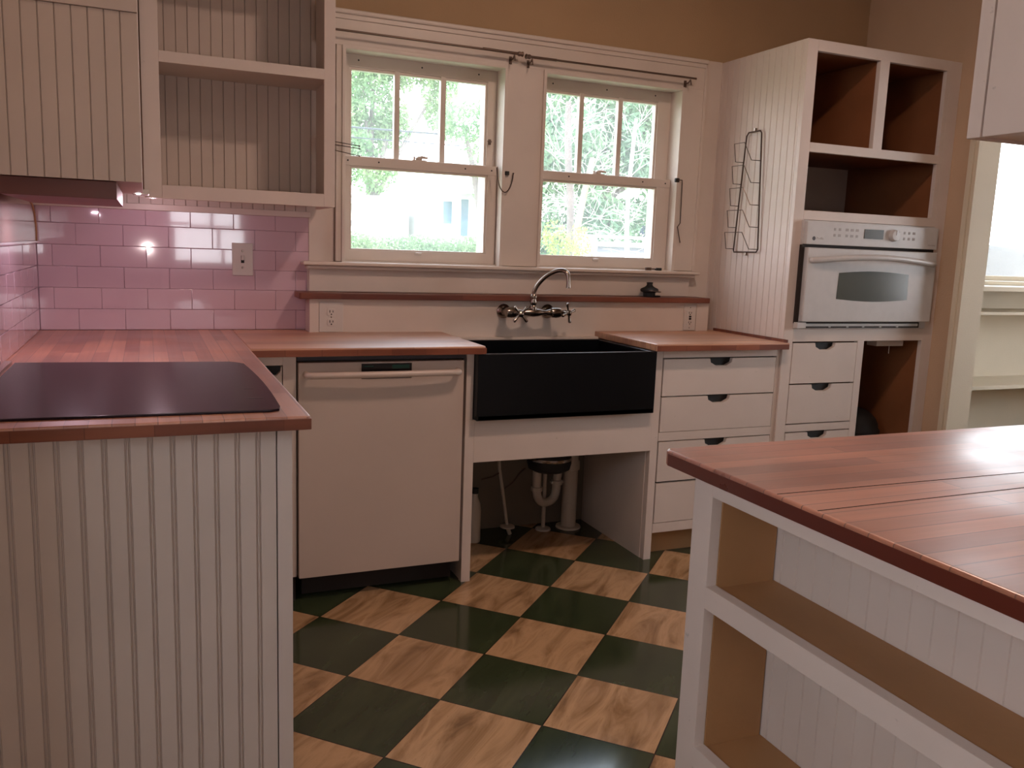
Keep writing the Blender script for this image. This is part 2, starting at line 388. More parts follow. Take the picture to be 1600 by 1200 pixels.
def bead_profile(u0, u1, sp, pair=0.0, gw=0.004, gd=0.0045, start=None):
    """front outline (u, depth) with V grooves; depth 0 = face, positive = into the board"""
    pts = [(u0, 0.0)]; u = (u0+sp*0.6) if start is None else start
    while u < u1-gw*2:
        for g in ((u, u+pair) if pair else (u,)):
            if g > u0+gw and g < u1-gw:
                pts += [(g-gw/2, 0.0), (g-gw*0.18, gd), (g+gw*0.18, gd), (g+gw/2, 0.0)]
        u += sp
    pts.append((u1, 0.0)); return pts
def beadboard(mb, u0, u1, z0, z1, plane, axis, sign, sp=0.0405, pair=0.0, thick=0.012, gw=0.004, start=None, mi=0, gd=0.0045):
    """axis 'y': board spans x (u) at y=plane; face looks toward sign*y. axis 'x': spans y at x=plane"""
    pr = bead_profile(u0, u1, sp, pair, gw, gd, start)
    poly = [(u, plane-sign*d) for u, d in pr] + [(u1, plane-sign*thick), (u0, plane-sign*thick)]
    if axis == 'y': mb.prism(poly, lambda u, v, h: (u, v, h), z0, z1, mi)
    else: mb.prism(poly, lambda u, v, h: (v, u, h), z0, z1, mi)
    return mb
def rounded_rect(x0, x1, y0, y1, r, k=6, corners=(1, 1, 1, 1)):
    pts = []
    for (cx, cy, a0, on) in ((x1-r, y0+r, -90, corners[0]), (x1-r, y1-r, 0, corners[1]), (x0+r, y1-r, 90, corners[2]), (x0+r, y0+r, 180, corners[3])):
        if on:
            for i in range(k+1):
                a = R(a0+90*i/k); pts.append((cx+r*math.cos(a), cy+r*math.sin(a)))
        else:
            pts.append(({-90: x1, 0: x1, 90: x0, 180: x0}[a0], {-90: y0, 0: y1, 90: y1, 180: y0}[a0]))
    return pts

Z = 0.905; ZB = 0.876          # worktop top / underside
XL, XRW = 0.256, 3.97          # left wall, right wall
YF = -0.575                    # base cabinet faces
CEIL = 2.95

# ================================================================== THE ROOM
b = MB(); b.box(-1.7, 6.6, -5.5, 0.15, -0.05, 0.0, 0); fl = struct('floor', b, M['floor'])
b = MB(); b.box(-1.7, 6.6, -5.5, 0.15, CEIL, CEIL+0.05, 0); struct('ceiling', b, M['ceil'])
def wall_holes(b, frame, u0, u1, v0, v1, h0, h1, holes, mi=0):
    """wall slab in (u,v) with rectangular holes, split in a grid"""
    us = sorted({u0, u1, *[q for h in holes for q in h[:2]]}); vs = sorted({v0, v1, *[q for h in holes for q in h[2:]]})
    for a, c in zip(us, us[1:]):
        run = None
        for p, q in zip(vs, vs[1:]):
            mu, mv = (a+c)/2, (p+q)/2
            if any(h[0] < mu < h[1] and h[2] < mv < h[3] for h in holes): continue
            b.prism([(a, p), (c, p), (c, q), (a, q)], frame, h0, h1, mi)
W1 = (1.336, 2.026, 1.175, 2.005); W2 = (2.19, 2.895, 1.175, 2.005)
b = MB(); wall_holes(b, fY, XL-0.1, 6.5, 0, CEIL, 0.0, 0.15, [W1, W2, (4.70, 6.0, 1.17, 1.98)]); wb = struct('wall_back', b, M['wall'])
b = MB(); b.box(XL-0.12, XL, -1.85, 0.0, 0, CEIL, 0); b.box(-1.6, XL, -1.95, -1.85, 0, CEIL, 0); wall_holes(b, fX, -5.4, -1.95, 0, CEIL, -1.7, -1.6, [(-4.45, -2.55, 1.60, 2.55)])
wlft = struct('wall_left', b, M['wall'])
b = MB(); wall_holes(b, fX, -5.4, 0.0, 0, CEIL, XRW, XRW+0.11, [(-1.75, -0.716, 0, 2.05)]); wr = struct('wall_right', b, plain('rosy_tan_wall_paint', S(190, 160, 132), 0.85, var=0.05, scale=2.5, bump=0.15, bscale=160))
b = MB(); wall_holes(b, fY, -1.7, 6.5, 0, CEIL, -5.5, -5.4, [(0.85, 1.50, 1.05, 1.62)]); wrear = struct('wall_rear', b, M['wall'])
b = MB(); wall_holes(b, fX, -5.4, 0.0, 0, CEIL, 6.4, 6.5, [(-3.2, -.6, .9, 2.2)]); struct('wall_sunroom', b, M['cream'])
# white painted lower cladding of the back wall (window surround, chase, wall behind the sink)
b = MB()
b.box(1.205, 2.99, -0.012, 0.0, 0.56, 1.16, 0)
b.box(1.212, 1.31, -0.010, 0.0, 1.16, 2.14, 0); b.box(2.985, 3.106, -0.012, 0.0, 0.0, 2.14, 0)
struct('trim_1', b, M['trim'])
b = MB(); b.box(1.205, 2.99, -0.012, 0.0, 0.0, 0.559, 0); struct('wall_lower', b, plain('grey_lower_board', S(128, 118, 104), .85, var=.12, scale=3))  # board under the sink, darker grey than the trim above it
# chase under the windows carrying the ledge
b = MB(); wall_holes(b, fY, 1.198, 3.049, 0.55, 1.035, -0.11, -0.012, [])
b.box(1.196, 1.232, -0.118, -0.10, 0.55, 1.035, 0.001); b.box(2.985, 3.051, -0.116, -0.10, 0.55, 1.035, 0.001)
struct('trim_2', b, M['trim'])
# casing
b = MB(); C0, C1 = -0.03, -0.0
b.box(1.314, W1[0], C0, C1, 1.18, 2.005, .002); b.box(W1[1], W2[0], C0, C1, 1.18, 2.005, .002); b.box(W2[1], 3.0, C0, C1, 1.18, 2.005, .002)
b.box(1.24, 3.0, C0, C1, 2.005, 2.10, .002); b.box(1.24, 3.004, -0.036, C1, 2.10, 2.118, .004); b.box(1.235, 3.01, -0.044, C1, 2.118, 2.135, .006, seg=3)
b.box(3.0, 3.012, -0.034, C1, 1.18, 2.10, .002)
for (a, c, z0, z1) in (W1, W2):   # stop moulding around each opening
    b.box(a, a+.014, -0.038, 0.012, z0, z1, .003); b.box(c-.014, c, -0.038, 0.012, z0, z1, .003); b.box(a, c, -0.038, 0.012, z1-.014, z1, .003)
struct('trim_3', b, M['trim'])
# stool and apron
b = MB(); b.box(1.18, 3.018, -0.075, 0.0, 1.163, 1.178, .005, seg=3); b.box(1.195, 3.006, -0.058, 0.0, 1.148, 1.163, .006, seg=3); b.box(1.21, 2.99, -0.03, 0.0, 1.06, 1.148, .002)
struct('trim_4', b, M['trim'])
# trim strip over the tile
b = MB(); b.box(XL, 1.218, -0.022, 0.0, 1.345, 1.368, .003); struct('trim_5', b, M['paint'])
b = MB(); beadboard(b, XL, 1.216, 1.368, 1.402, -.010, 'y', -1, sp=.0400, gw=.0035, gd=.005, thick=.009); struct('trim_7', b, M['bead'])
# tiles
def tiles(b, u0, u1, z0, rows, frame, wt=0.1545, ht=0.0765, g=0.0009, th=0.008, off=0.0):
    for r in range(rows):
        z = z0+r*ht; u = u0-wt+off+(wt/2 if r % 2 else 0)
        while u < u1:
            a, c = max(u, u0), min(u+wt, u1)
            if c-a > 0.012:
                t = bmesh.new(); jx, jz = random.uniform(-.0006, .0006), random.uniform(-.0006, .0006)
                bv = .0016
                P = [(a+g/2, z+g/2), (c-g/2, z+g/2), (c-g/2, z+ht-g/2), (a+g/2, z+ht-g/2)]
                mid = ((a+c)/2, z+ht/2)
                d = lambda p: th + (p[0]-mid[0])*jx*8 + (p[1]-mid[1])*jz*8
                o = [t.verts.new(frame(p[0], p[1], 0.001)) for p in P]
                q = [t.verts.new(frame(p[0], p[1], th-bv)) for p in P]
                I = [(p[0]+(bv if p[0] < mid[0] else -bv), p[1]+(bv if p[1] < mid[1] else -bv)) for p in P]
                J = [(p[0]+(bv*.35 if p[0] < mid[0] else -bv*.35), p[1]+(bv*.35 if p[1] < mid[1] else -bv*.35)) for p in P]
                s = [t.verts.new(frame(p[0], p[1], d(p)-bv*.35)) for p in J]
                w = [t.verts.new(frame(p[0], p[1], d(p))) for p in I]
                for A, B in ((o, q), (q, s), (s, w)):
                    for i in range(4): t.faces.new((A[i], A[(i+1) % 4], B[(i+1) % 4], B[i]))
                t.faces.new(w); bmesh.ops.recalc_face_normals(t, faces=t.faces[:])
                b._merge(t, 0, False)
            u += wt
b = MB(); tiles(b, XL+.008, 1.212, Z+.001, 6, lambda u, z, h: (u, -h, z), off=-0.03)
b.box(XL, 1.2125, -0.0012, 0, Z, 1.346, 0, mi=1)
struct('tile_backsplash', b, [M['tile'], M['grout']], wb)
b = MB(); tiles(b, -1.74, -0.008, Z+.001, 4, lambda u, z, h: (XL+h, u, z), off=0.05)
b.box(XL, XL+.0012, -1.74, 0, Z, 1.218, 0, mi=1); b.box(XL, XL+.012, -1.74, -0.008, 1.2115, 1.222, .003, mi=0)
struct('tile_backsplash', b, [M['tile'], M['grout']], wlft)

# ---- double hung windows
def sash_window(n, a, c, xs0, xs1, lx, head):
    root = bpy.data.objects.new('window_%d' % n, None); COL.objects.link(root); root['kind'] = 'structure'
    z0, z1 = 1.175, 2.005
    # frame jambs inside the wall
    b = MB(); b.box(a, a+.012, 0.0, 0.15, z0, z1, .001); b.box(c-.012, c, 0.0, 0.15, z0, z1, .001); b.box(a, c, 0.0, 0.15, z1-.012, z1, .001); b.box(a, c, 0.0, 0.17, z0, z0+.008, .001)
    b.box(a+.012, a+.03, 0.10, 0.15, z0, z1, .001); b.box(c-.05, c-.012, 0.10, 0.15, z0, z1, .001); b.box(a, c, .10, .15, z1-.04, z1, .001)
    b.build('window_frame', M['trim'], root)
    # upper sash (outer plane)
    ux0, ux1 = xs0+.004, xs1+.004; g0, g1 = 1.602, 1.946
    b = MB(); Y0, Y1 = 0.055, 0.088
    b.box(a+.012, ux0, Y0, Y1, 1.565, 1.993, .002); b.box(ux1, c-.012, Y0, Y1, 1.565, 1.993, .002)
    b.box(a+.012, c-.012, Y0, Y1, g1, 1.993, .002); b.box(a+.012, c-.012, Y0, Y1, 1.565, g0, .002)
    w = (ux1-ux0); m1 = ux0+w/3-.0; m2 = ux0+2*w/3
    for mx_ in (m1, m2): b.box(mx_-.011, mx_+.011, Y0+.002, Y1-.004, g0-.004, g1+.004, .003)
    # putty bevel strips
    b.box(ux0, ux0+.010, Y0+.006, Y1, g0, g1, .003); b.box(ux1-.010, ux1, Y0+.006, Y1, g0, g1, .003); b.box(ux0, ux1, Y0+.006, Y1, g1-.012, g1, .003)
    us = b.build('upper_sash', M['trim'], root)
    b = MB(); b.box(ux0-.004, ux1+.004, Y0+.016, Y0+.019, g0-.004, g1+.004, 0); b.build('glass_pane', M['glass'], us)
    # screw holes
    b = MB()
    for t in (0.12, 0.5, 0.86): b.lathe([(0.0, 0), (.0035, 0), (.0035, .002)], (a+(c-a)*t, Y0-.001, 1.972), (0, 1, 0), 8)
    b.build('screw_hole', M['slot'], us)
    # lower sash (inner plane)
    lx0, lx1 = xs0, xs1; g0, g1 = 1.226, 1.560; Y0, Y1 = 0.018, 0.052
    b = MB(); b.box(a+.014, lx0, Y0, Y1, z0+.009, 1.597, .002); b.box(lx1, c-.014, Y0, Y1, z0+.009, 1.597, .002)
    b.box(a+.014, c-.014, Y0-.002, Y1, g1, 1.597, .003); b.box(a+.014, c-.014, Y0, Y1, z0+.009, g0, .002)
    b.box(lx0, lx0+.009, Y0+.006, Y1, g0, g1, .003); b.box(lx1-.009, lx1, Y0+.006, Y1, g0, g1, .003); b.box(lx0, lx1, Y0+.006, Y1, g1-.009, g1, .003); b.box(lx0, lx1, Y0+.006, Y1, g0, g0+.007, .003)
    ls = b.build('lower_sash', M['trim'], root)
    b = MB(); b.box(lx0-.004, lx1+.004, Y0+.016, Y0+.019, g0-.004, g1+.004, 0); b.build('glass_pane', M['glass'], ls)
    b = MB()
    for t in (0.03, 0.22, 0.78, 0.96): b.lathe([(0.0, 0), (.0035, 0), (.0035, .002)], (a+.014+(c-a-.028)*t, Y0-.003, 1.579), (0, 1, 0), 8)
    b.build('screw_hole', M['slot'], ls)
    # sash lock on the meeting rail and lift on the bottom rail
    b = MB(); b.box(lx-.030, lx+.030, 0.020, 0.046, 1.597, 1.601, .001); b.lathe([(0, .0), (.013, .0), (.015, .006), (.011, .012), (0, .014)], (lx, .032, 1.601), seg=16)
    b.tube([(lx-.005, .030, 1.611), (lx+.012, .024, 1.613), (lx+.034, .018, 1.610)], [.005, .006, .004], 8)
    b.lathe([(0, 0), (.004, 0), (.005, .012), (0, .014)], (lx-.02, .03, 1.601), seg=8)
    b.build('sash_lock', M['trim'], root)
    b = MB(); b.box(lx-.014, lx+.014, 0.006, 0.018, 1.214, 1.224, .004); b.build('sash_lift', M['trim'], root)
    return root
w1 = sash_window(1, W1[0], W1[1], 1.378, 1.969, 1.668, 0)
w2 = sash_window(2, W2[0], W2[1], 2.221, 2.812, 2.505, 0)
# pull hook on upper sash stile
b = MB(); b.tube([(1.985, .053, 1.70), (1.985, .03, 1.70), (1.965, .02, 1.70)], .003, 8); b.box(1.980, 1.992, .05, .056, 1.69, 1.712, .001); b.build('sash_hook', M['rod'], w1)
b = MB(); b.tube([(2.214, .053, 1.70), (2.214, .03, 1.70), (2.232, .02, 1.70)], .003, 8); b.box(2.208, 2.22, .05, .056, 1.69, 1.712, .001); b.build('sash_hook', M['rod'], w2)

# ---- doorway casing on right wall, and the room beyond
b = MB()
b.box(XRW-.028, XRW, -0.715, -0.690, 0, 2.08, .004); b.box(XRW-.028, XRW, -1.777, -1.751, 0, 2.08, .004); b.box(XRW-.028, XRW, -1.777, -0.690, 2.051, 2.08, .004)
b.box(XRW-.020, XRW+.115, -0.732, -0.7155, 0, 2.049, .002); b.box(XRW-.020, XRW+.115, -1.7495, -1.735, 0, 2.049, .002); b.box(XRW-.020, XRW+.115, -1.7495, -0.7155, 2.035, 2.0495, .002)
struct('door_1', b, M['cream'])
b = MB(); a, c = 4.70, 6.0
b.box(a-.09, a, -.03, 0, 1.17, 1.98, .002); b.box(c, c+.09, -.03, 0, 1.17, 1.98, .002); b.box(a-.1, c+.1, -.035, 0, 1.98, 2.08, .002); b.box(a-.12, c+.12, -.06, .03, 1.150, 1.172, .004)
b.box(a, a+.03, .05, .09, 1.17, 1.98, .002); b.box(c-.03, c, .05, .09, 1.17, 1.98, .002); b.box(a, c, .05, .09, 1.95, 1.98, .002); b.box(a, c, .05, .09, 1.172, 1.20, .002)
w3 = struct('window_3', b, M['cream'])
b = MB(); b.box(a+.02, c-.02, .068, .071, 1.19, 1.96, 0); b.build('glass_pane', M['glass'], w3)
b = MB(); a, c = 0.85, 1.50
b.box(a-.07, a, -5.40, -5.37, .98, 1.69, .002); b.box(c, c+.07, -5.40, -5.37, .98, 1.69, .002); b.box(a, c, -5.40, -5.37, 1.62, 1.69, .002); b.box(a, c, -5.40, -5.37, .98, 1.05, .002); b.box(1.245, 1.275, -5.46, -5.43, 1.05, 1.62, .002); b.box(a, c, -5.46, -5.43, 1.34, 1.37, .002)
w4 = struct('window_4', b, M['trim'])
b = MB(); b.box(a, c, -5.449, -5.446, 1.05, 1.62, 0); b.build('glass_pane', M['glass'], w4)

b = MB(); b.box(-1.60, -1.57, -4.53, -4.45, 1.52, 2.63, .002); b.box(-1.60, -1.57, -2.55, -2.47, 1.52, 2.63, .002); b.box(-1.60, -1.57, -4.45, -2.55, 2.55, 2.63, .002); b.box(-1.60, -1.57, -4.45, -2.55, 1.52, 1.60, .002); b.box(-1.66, -1.63, -3.52, -3.48, 1.60, 2.55, .002)
w5 = struct('window_5', b, M['trim'])  # unseen window, added to light the island and other left-facing sides
b = MB(); b.box(-1.649, -1.646, -4.45, -2.55, 1.60, 2.55, 0); b.build('glass_pane', M['glass'], w5)
b = MB(); b.box(6.37, 6.40, -3.28, -3.2, .82, 2.28, .002); b.box(6.37, 6.40, -.6, -.52, .82, 2.28, .002); b.box(6.37, 6.40, -3.2, -.6, 2.2, 2.28, .002); b.box(6.37, 6.40, -3.2, -.6, .82, .9, .002); b.box(6.43, 6.46, -1.92, -1.88, .9, 2.2, .002)
w6 = struct('window_6', b, M['cream'])  # unseen window, added to brighten the room beyond the doorway
b = MB(); b.box(6.446, 6.449, -3.2, -.6, .9, 2.2, 0); b.build('glass_pane', M['glass'], w6)

t = thing('built_in_shelf', 'low cream built-in shelf unit under the bright window seen through the doorway', 'shelf', (5.5, -.15, 0))
b = MB(); b.box(4.35, 4.38, -.30, -.001, 0, 1.14, .002); b.box(6.37, 6.4, -.30, -.001, 0, 1.14, .002); b.box(4.35, 6.4, -.31, -.001, 1.125, 1.149, .003); b.build('frame', M['cream'], t)
b = MB(); b.box(4.38, 6.37, -.012, -.001, .0, 1.125, 0); b.build('back_panel', M['cream'], t)
b = MB(); b.box(4.38, 6.37, -.30, -.012, 1.0, 1.016, .003); b.build('shelf', M['cream'], t)
b = MB(); b.box(4.38, 6.37, -.30, -.012, .600, .622, .003); b.build('shelf', M['cream'], t)

# ================================================================== PENINSULA + LEFT RUN
t = thing('worktop', 'butcher block worktop wrapping the tiled corner, carrying the black cooktop', 'countertop', (0.6, -.9, ZB))
XP, YE, XE, YR = 0.920, -1.754, 1.737, -0.627
def corner_pts(cx, cy, r, a0, a1, k=5): return [(cx+r*math.cos(R(a0+(a1-a0)*i/k)), cy+r*math.sin(R(a0+(a1-a0)*i/k))) for i in range(k+1)]
b = MB()
poly = [(XL, -0.001), (XL, YE)] + corner_pts(XP-.012, YE+.012, .012, -90, 0) + [(XP, YR), (XP, -0.001)]
b.prism(poly, fZ, ZB, Z, 0, bev=.004, seg=3)
b.build('peninsula_block', M['counter_y'], t)
b = MB()
poly = [(XP+.0004, -0.001), (XP+.0004, YR)] + corner_pts(XE-.012, YR+.012, .012, -90, 0) + [(XE, -0.1105), (1.1975, -0.1105), (1.1975, -0.001)]
b.prism(poly, fZ, ZB, Z, 0, bev=.004, seg=3)
b.build('window_run_block', M['counter_x'], t)
b = MB(); b.box(XL, XP+.0008, YE-.0012, YE+.01, ZB+.001, Z-.005, .0015); b.build('front_edge', M['edge_x'], t)
b = MB(); b.box(XP+.002, XE+.0012, YR-.0012, YR+.01, ZB+.001, Z-.006, .0015); b.build('front_edge', M['edge_x'], t)

# cooktop
t = thing('cooktop', 'black glass cooktop with bowed right edge set in the butcher block worktop', 'cooktop', (0.6, -1.3, Z))
pts = [(0.325, -1.668)] + [(0.873-0.030*((k/10-0.28)*1.2)**2*1.6, -1.698+k*0.073) for k in range(0, 11)]
pts = [(0.292, -1.690), (0.846, -1.700), (0.866, -1.690)] + [(0.8665+0.0135*math.sin(math.pi*min(1, (0.12+k/8*0.76)))-0.008*(k/8), -1.66+k/8*0.66) for k in range(0, 9)] + [(0.842, -0.968), (0.828, -0.958), (0.326, -0.911), (0.292, -0.911)]
b = MB(); b.prism(pts, fZ, Z+.0004, Z+.0055, 0, bev=.0015); gl = b.build('glass_top', M['cooktop'], t)
for q in ((.815, .850, -1.56, -1.553), (.822, .843, -1.43, -1.425)): b = MB(); b.box(*q, Z+.0050, Z+.0060, 0); b.build('control_marking', plain('marking_grey', S(90, 84, 86), .2), t)
b = MB(); b.prism([(XL+.012, -1.69), (.286, -1.69), (.286, -.905), (XL+.012, -.905)], fZ, Z, Z+.010, 0, bev=.002); b.build('side_vent', M['splash'], t)

# peninsula base with beadboard end
t = thing('peninsula_cabinet', 'white beadboard peninsula base under the cooktop worktop', 'cabinet', (0.58, -1.2, 0))
b = MB(); beadboard(b, XL+.002, .854, 0.0, ZB-.001, -1.722, 'y', -1, sp=.0404, pair=.0062, gw=.0045, gd=.005, start=.2905); b.build('end_panel', M['bead'], t)
b = MB(); b.box(.8565, .887, -1.7235, -1.70, 0, ZB-.001, .002); b.box(.870, .887, -1.70, -.60, .10, ZB-.001, .002); b.build('corner_stile', M['paint'], t)
b = MB(); b.box(XL+.002, .869, -1.709, -.02, 0.0, ZB-.002, 0); b.build('carcass', M['dark'], t)

# small drawer unit between peninsula and dishwasher
t = thing('drawer_unit', 'narrow white drawer unit in the corner beside the dishwasher, mostly behind the peninsula', 'cabinet', (0.98, -.3, 0))
b = MB(); b.box(.889, .905, YF, YF+.02, .10, ZB-.001, .002); b.box(1.030, 1.0735, YF, YF+.02, .095, ZB-.001, .002); b.box(.905, 1.03, YF, YF+.02, .842, ZB-.001, .002); b.box(1.0, 1.0735, YF+.06, YF+.08, 0, .095, .002)
b.build('face_frame', M['paint'], t)
b = MB(); b.box(.888, 1.072, YF+.02, -.02, .0, ZB-.002, 0); b.build('carcass', M['dark'], t)
def notch_poly(x0, x1, z0, z1, nx0, nx1, nd=.030):
    m = (nx0+nx1)/2; w = (nx1-nx0)/2
    return [(x0, z0), (x1, z0), (x1, z1), (m+w, z1), (m+w*.93, z1-nd*.55), (m+w*.45, z1-nd), (m-w*.45, z1-nd), (m-w*.93, z1-nd*.55), (m-w, z1), (x0, z1)]
def drawer(par, x0, x1, z0, z1, yf, nx=None, depth=.018):
    b = MB(); w = min(.112, (x1-x0)*.5); m = nx if nx else (x0+x1)/2
    b.prism(notch_poly(x0, x1, z0, z1, m-w/2, m+w/2), fY, yf, yf+depth, 0, bev=.0012)
    d = b.build('drawer', M['paint'], par)
    b = MB(); b.box(m-w/2-.01, m+w/2+.01, yf+depth+.0005, yf+depth+.003, z1-.045, z1, 0); b.build('notch_shade', M['slot'], d)  # black sheet stands in for the shade inside the finger notch
    return d
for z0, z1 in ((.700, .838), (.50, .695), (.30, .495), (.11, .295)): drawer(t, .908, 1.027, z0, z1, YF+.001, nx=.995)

# ---- dishwasher
t = thing('dishwasher', 'white dishwasher with bar handle and dark control window', 'dishwasher', (1.37, -.3, 0))
YD = -.590
b = MB(); b.box(1.079, 1.668, YD, YD+.045, .092, .851, .003); dr = b.build('door', M['dish'], t)
b = MB(); b.box(1.292, 1.471, YD-.002, YD+.004, .792, .845, .001); b.build('control_window', plain('dishwasher_dark_panel', S(22, 18, 18), .2), dr)
for q in ((1.30, 1.335, YD-.0028, YD-.0015, .834, .838), (1.40, 1.462, YD-.0028, YD-.0015, .826, .840)): b = MB(); b.box(*q, 0); b.build('status_display', plain('dishwasher_green_lens', S(20, 64, 52), .2), dr)
b = MB(); b.tube([(1.104, YD, .812), (1.104, YD-.022, .812), (1.112, YD-.036, .812), (1.13, YD-.040, .812), (1.37, YD-.046, .8125), (1.61, YD-.040, .813), (1.634, YD-.036, .813), (1.641, YD-.022, .813), (1.641, YD, .813)], .0115, 14, smoothit=1); b.build('handle', M['dish'], dr)
b = MB(); b.box(1.0745, 1.680, YD+.046, -.03, .08, .870, 0); b.box(1.10, 1.66, YF+.06, YF+.09, .005, .08, 0); b.build('tub', M['dark'], t)
b = MB(); b.box(1.076, 1.681, YD+.02, YD+.045, .855, .872, .002); b.build('top_trim', plain('dishwasher_top_strip', S(70, 66, 70), .3, metal=.5), t)

# ---- sink base frame
t = thing('sink_cabinet', 'white open sink base frame with side panel around the plumbing space', 'cabinet', (2.09, -.3, 0))
b = MB(); b.box(1.683, 1.719, YF, YF+.030, 0, .626, .002); b.box(1.683, 1.711, YF, YF+.030, .626, ZB-.002, .002); b.box(2.484, 2.5175, YF, YF+.030, 0, .626, .002); b.box(2.468, 2.5175, YF, YF+.030, .626, ZB-.002, .002); b.box(1.719, 2.484, YF, YF+.022, .464, .626, .002)
b.build('face_frame', M['paint'], t)
b = MB(); b.box(1.687, 1.705, YF+.03, -.02, 0.0, ZB-.001, .001); b.build('side_panel', M['paint'], t)
b = MB(); b.box(2.482, 2.500, YF+.03, -.02, 0.0, ZB-.001, .001); b.build('side_panel', M['paint'], t)

# ---- sink: apron front basin
t = thing('sink', 'black apron-front farmhouse sink under the double window', 'sink', (2.09, -.38, .60))
sx0, sx1, sy0, sy1, sz0, sz1 = 1.713, 2.466, -.613, -.150, .628, .8745
b = MB()
b.prism(rounded_rect(sx0, sx1, sy0, sy1, .006, 3), fZ, sz0, sz0+.02, 0, bev=.003)
b.box(sx0, sx1, sy0, sy0+.026, sz0, sz1, .004, seg=3); b.box(sx0, sx1, sy1-.022, sy1, sz0+.01, sz1, .004, seg=3)
b.box(sx0, sx0+.024, sy0+.01, sy1-.01, sz0+.01, sz1, .004, seg=3); b.box(sx1-.024, sx1, sy0+.01, sy1-.01, sz0+.01, sz1, .004, seg=3)
b.build('basin', M['black'], t)
b = MB(); b.lathe([(0, .003), (.03, .003), (.036, .0), (.044, .004), (.044, .006), (.038, .007), (.0, .004)], (2.19, -.36, sz0+.019), seg=24); b.build('drain', M['nickel'], t)
# deck strip behind the sink
b = MB(); b.box(1.739, 2.453, -.1495, -.1105, .862, .884, .003); struct('trim_6', b, M['trim'])

# ---- right worktop
t = thing('worktop', 'short butcher block worktop between the sink and the tall oven cabinet', 'countertop', (2.78, -.3, ZB))
b = MB(); poly = [(2.455, -.1105)] + corner_pts(2.467, YR+.012, .012, 180, 270) + [(3.1045, YR), (3.1045, -.013), (3.052, -.013), (3.052, -.1105)]
b.prism(poly, fZ, ZB, Z, 0, bev=.004, seg=3); b.build('block', M['counter_x'], t)
b = MB(); b.box(2.458, 3.1045, YR-.0012, YR+.01, ZB+.001, Z-.006, .0015); b.build('front_edge', M['edge_x'], t)
b = MB(); b.prism([(YR+.01, Z), (-.10, Z), (-.10, Z+.012), (YR+.01, Z+.012)], fX, 3.096, 3.1045, 0); b.build('side_strip', M['ledge'], t)

# ---- right drawer cabinet
t = thing('drawer_cabinet', 'white four-drawer base cabinet to the right of the black sink', 'cabinet', (2.8, -.3, 0))
b = MB(); x0, x1 = 2.5195, 3.1045
b.box(3.086, x1, YF, YF+.02, .0, ZB-.001, .002); b.box(x0, 3.086, YF, YF+.02, .843, ZB-.001, .002); b.box(x0, 3.086, YF, YF+.02, .501, .537, .002); b.box(x0, 3.086, YF, YF+.02, .112, .152, .002)
b.build('face_frame', M['paint'], t)
b = MB(); b.box(x0, x1, YF+.075, YF+.09, 0, .112, .001); b.build('toe_kick', M['tanply'], t)
b = MB(); b.box(x0, x1-.002, YF+.0215, -.02, .113, ZB-.002, 0); b.build('carcass', M['dark'], t)
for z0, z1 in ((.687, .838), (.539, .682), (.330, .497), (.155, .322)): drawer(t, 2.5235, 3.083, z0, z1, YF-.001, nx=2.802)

# ================================================================== TALL OVEN CABINET
YT = -.5835; XT, XTR = 3.106, 3.969
t = thing('oven_cabinet', 'tall white beadboard-sided cabinet with open cubbies above the built-in oven', 'cabinet', (3.53, -.3, 0))
b = MB(); beadboard(b, YT+.0225, -.001, 0.0, 2.1376, XT, 'x', -1, sp=.0405, gw=.004, start=YT+.035); b.build('side_panel', M['bead'], t)
b = MB(); b.box(XT, 3.158, YT, YT+.022, 0, 2.1376, .002)
b.box(3.908, XTR, YT, YT+.022, 0, 2.1376, .002)
b.box(3.158, 3.908, YT, YT+.022, 2.094, 2.1376, .002)
b.box(3.497, 3.548, YT, YT+.022, 1.733, 2.094, .002)
b.box(3.158, 3.908, YT, YT+.022, 1.696, 1.733, .002)
b.box(3.158, 3.908, YT, YT+.022, 1.420, 1.4575, .002)
b.box(3.158, 3.908, YT, YT+.022, .905, .960, .002)
b.box(3.522, 3.560, YT, YT+.022, .0, .905, .002)
b.box(3.158, 3.522, YT, YT+.022, .508, .540, .002); b.box(3.158, 3.522, YT, YT+.022, .08, .12, .002); b.box(3.56, 3.908, YT, YT+.022, .0, .12, .002)
b.box(3.884, 3.908, YT+.001, YT+.021, 1.4575, 2.094, .001)
b.build('face_frame', M['paint'], t)
b = MB(); b.box(3.908, 3.922, YT+.022, -.02, 0, 2.12, 0); b.box(XT+.013, XT+.03, YT+.022, -.02, 0, 2.12, 0); b.box(3.50, 3.515, YT+.022, -.02, 1.733, 2.094, 0)
b.box(XT+.03, 3.908, YT+.022, -.02, 2.1, 2.118, 0)
b.build('interior_lining', M['brown'], t)
for z in (1.708, 1.432, .93):
    b = MB(); b.box(XT+.03, 3.908, YT+.022, -.02, z, z+.018, 0); b.build('shelf', M['brown'], t)
b = MB(); b.box(XT+.001, XTR, YT+.004, -.001, 2.119, 2.137, .001); b.build('top_panel', M['paint'], t)
b = MB(); b.box(XT+.013, XTR-.02, -.019, -.001, 0, 2.118, 0); b.build('back_panel', M['bead'], t)
b = MB(); b.box(3.53, 3.545, YT+.022, -.02, 0, .93, 0); b.build('divider', M['brown'], t)
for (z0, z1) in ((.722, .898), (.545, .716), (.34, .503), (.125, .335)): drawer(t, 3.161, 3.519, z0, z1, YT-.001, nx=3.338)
b = MB(); b.box(3.70, 3.865, -.52, -.46, .872, .896, .003); b.tube([(3.80, -.50, .872), (3.80, -.50, .835)], .0015, 6); b.build('bay_bracket', M['paint'], t)

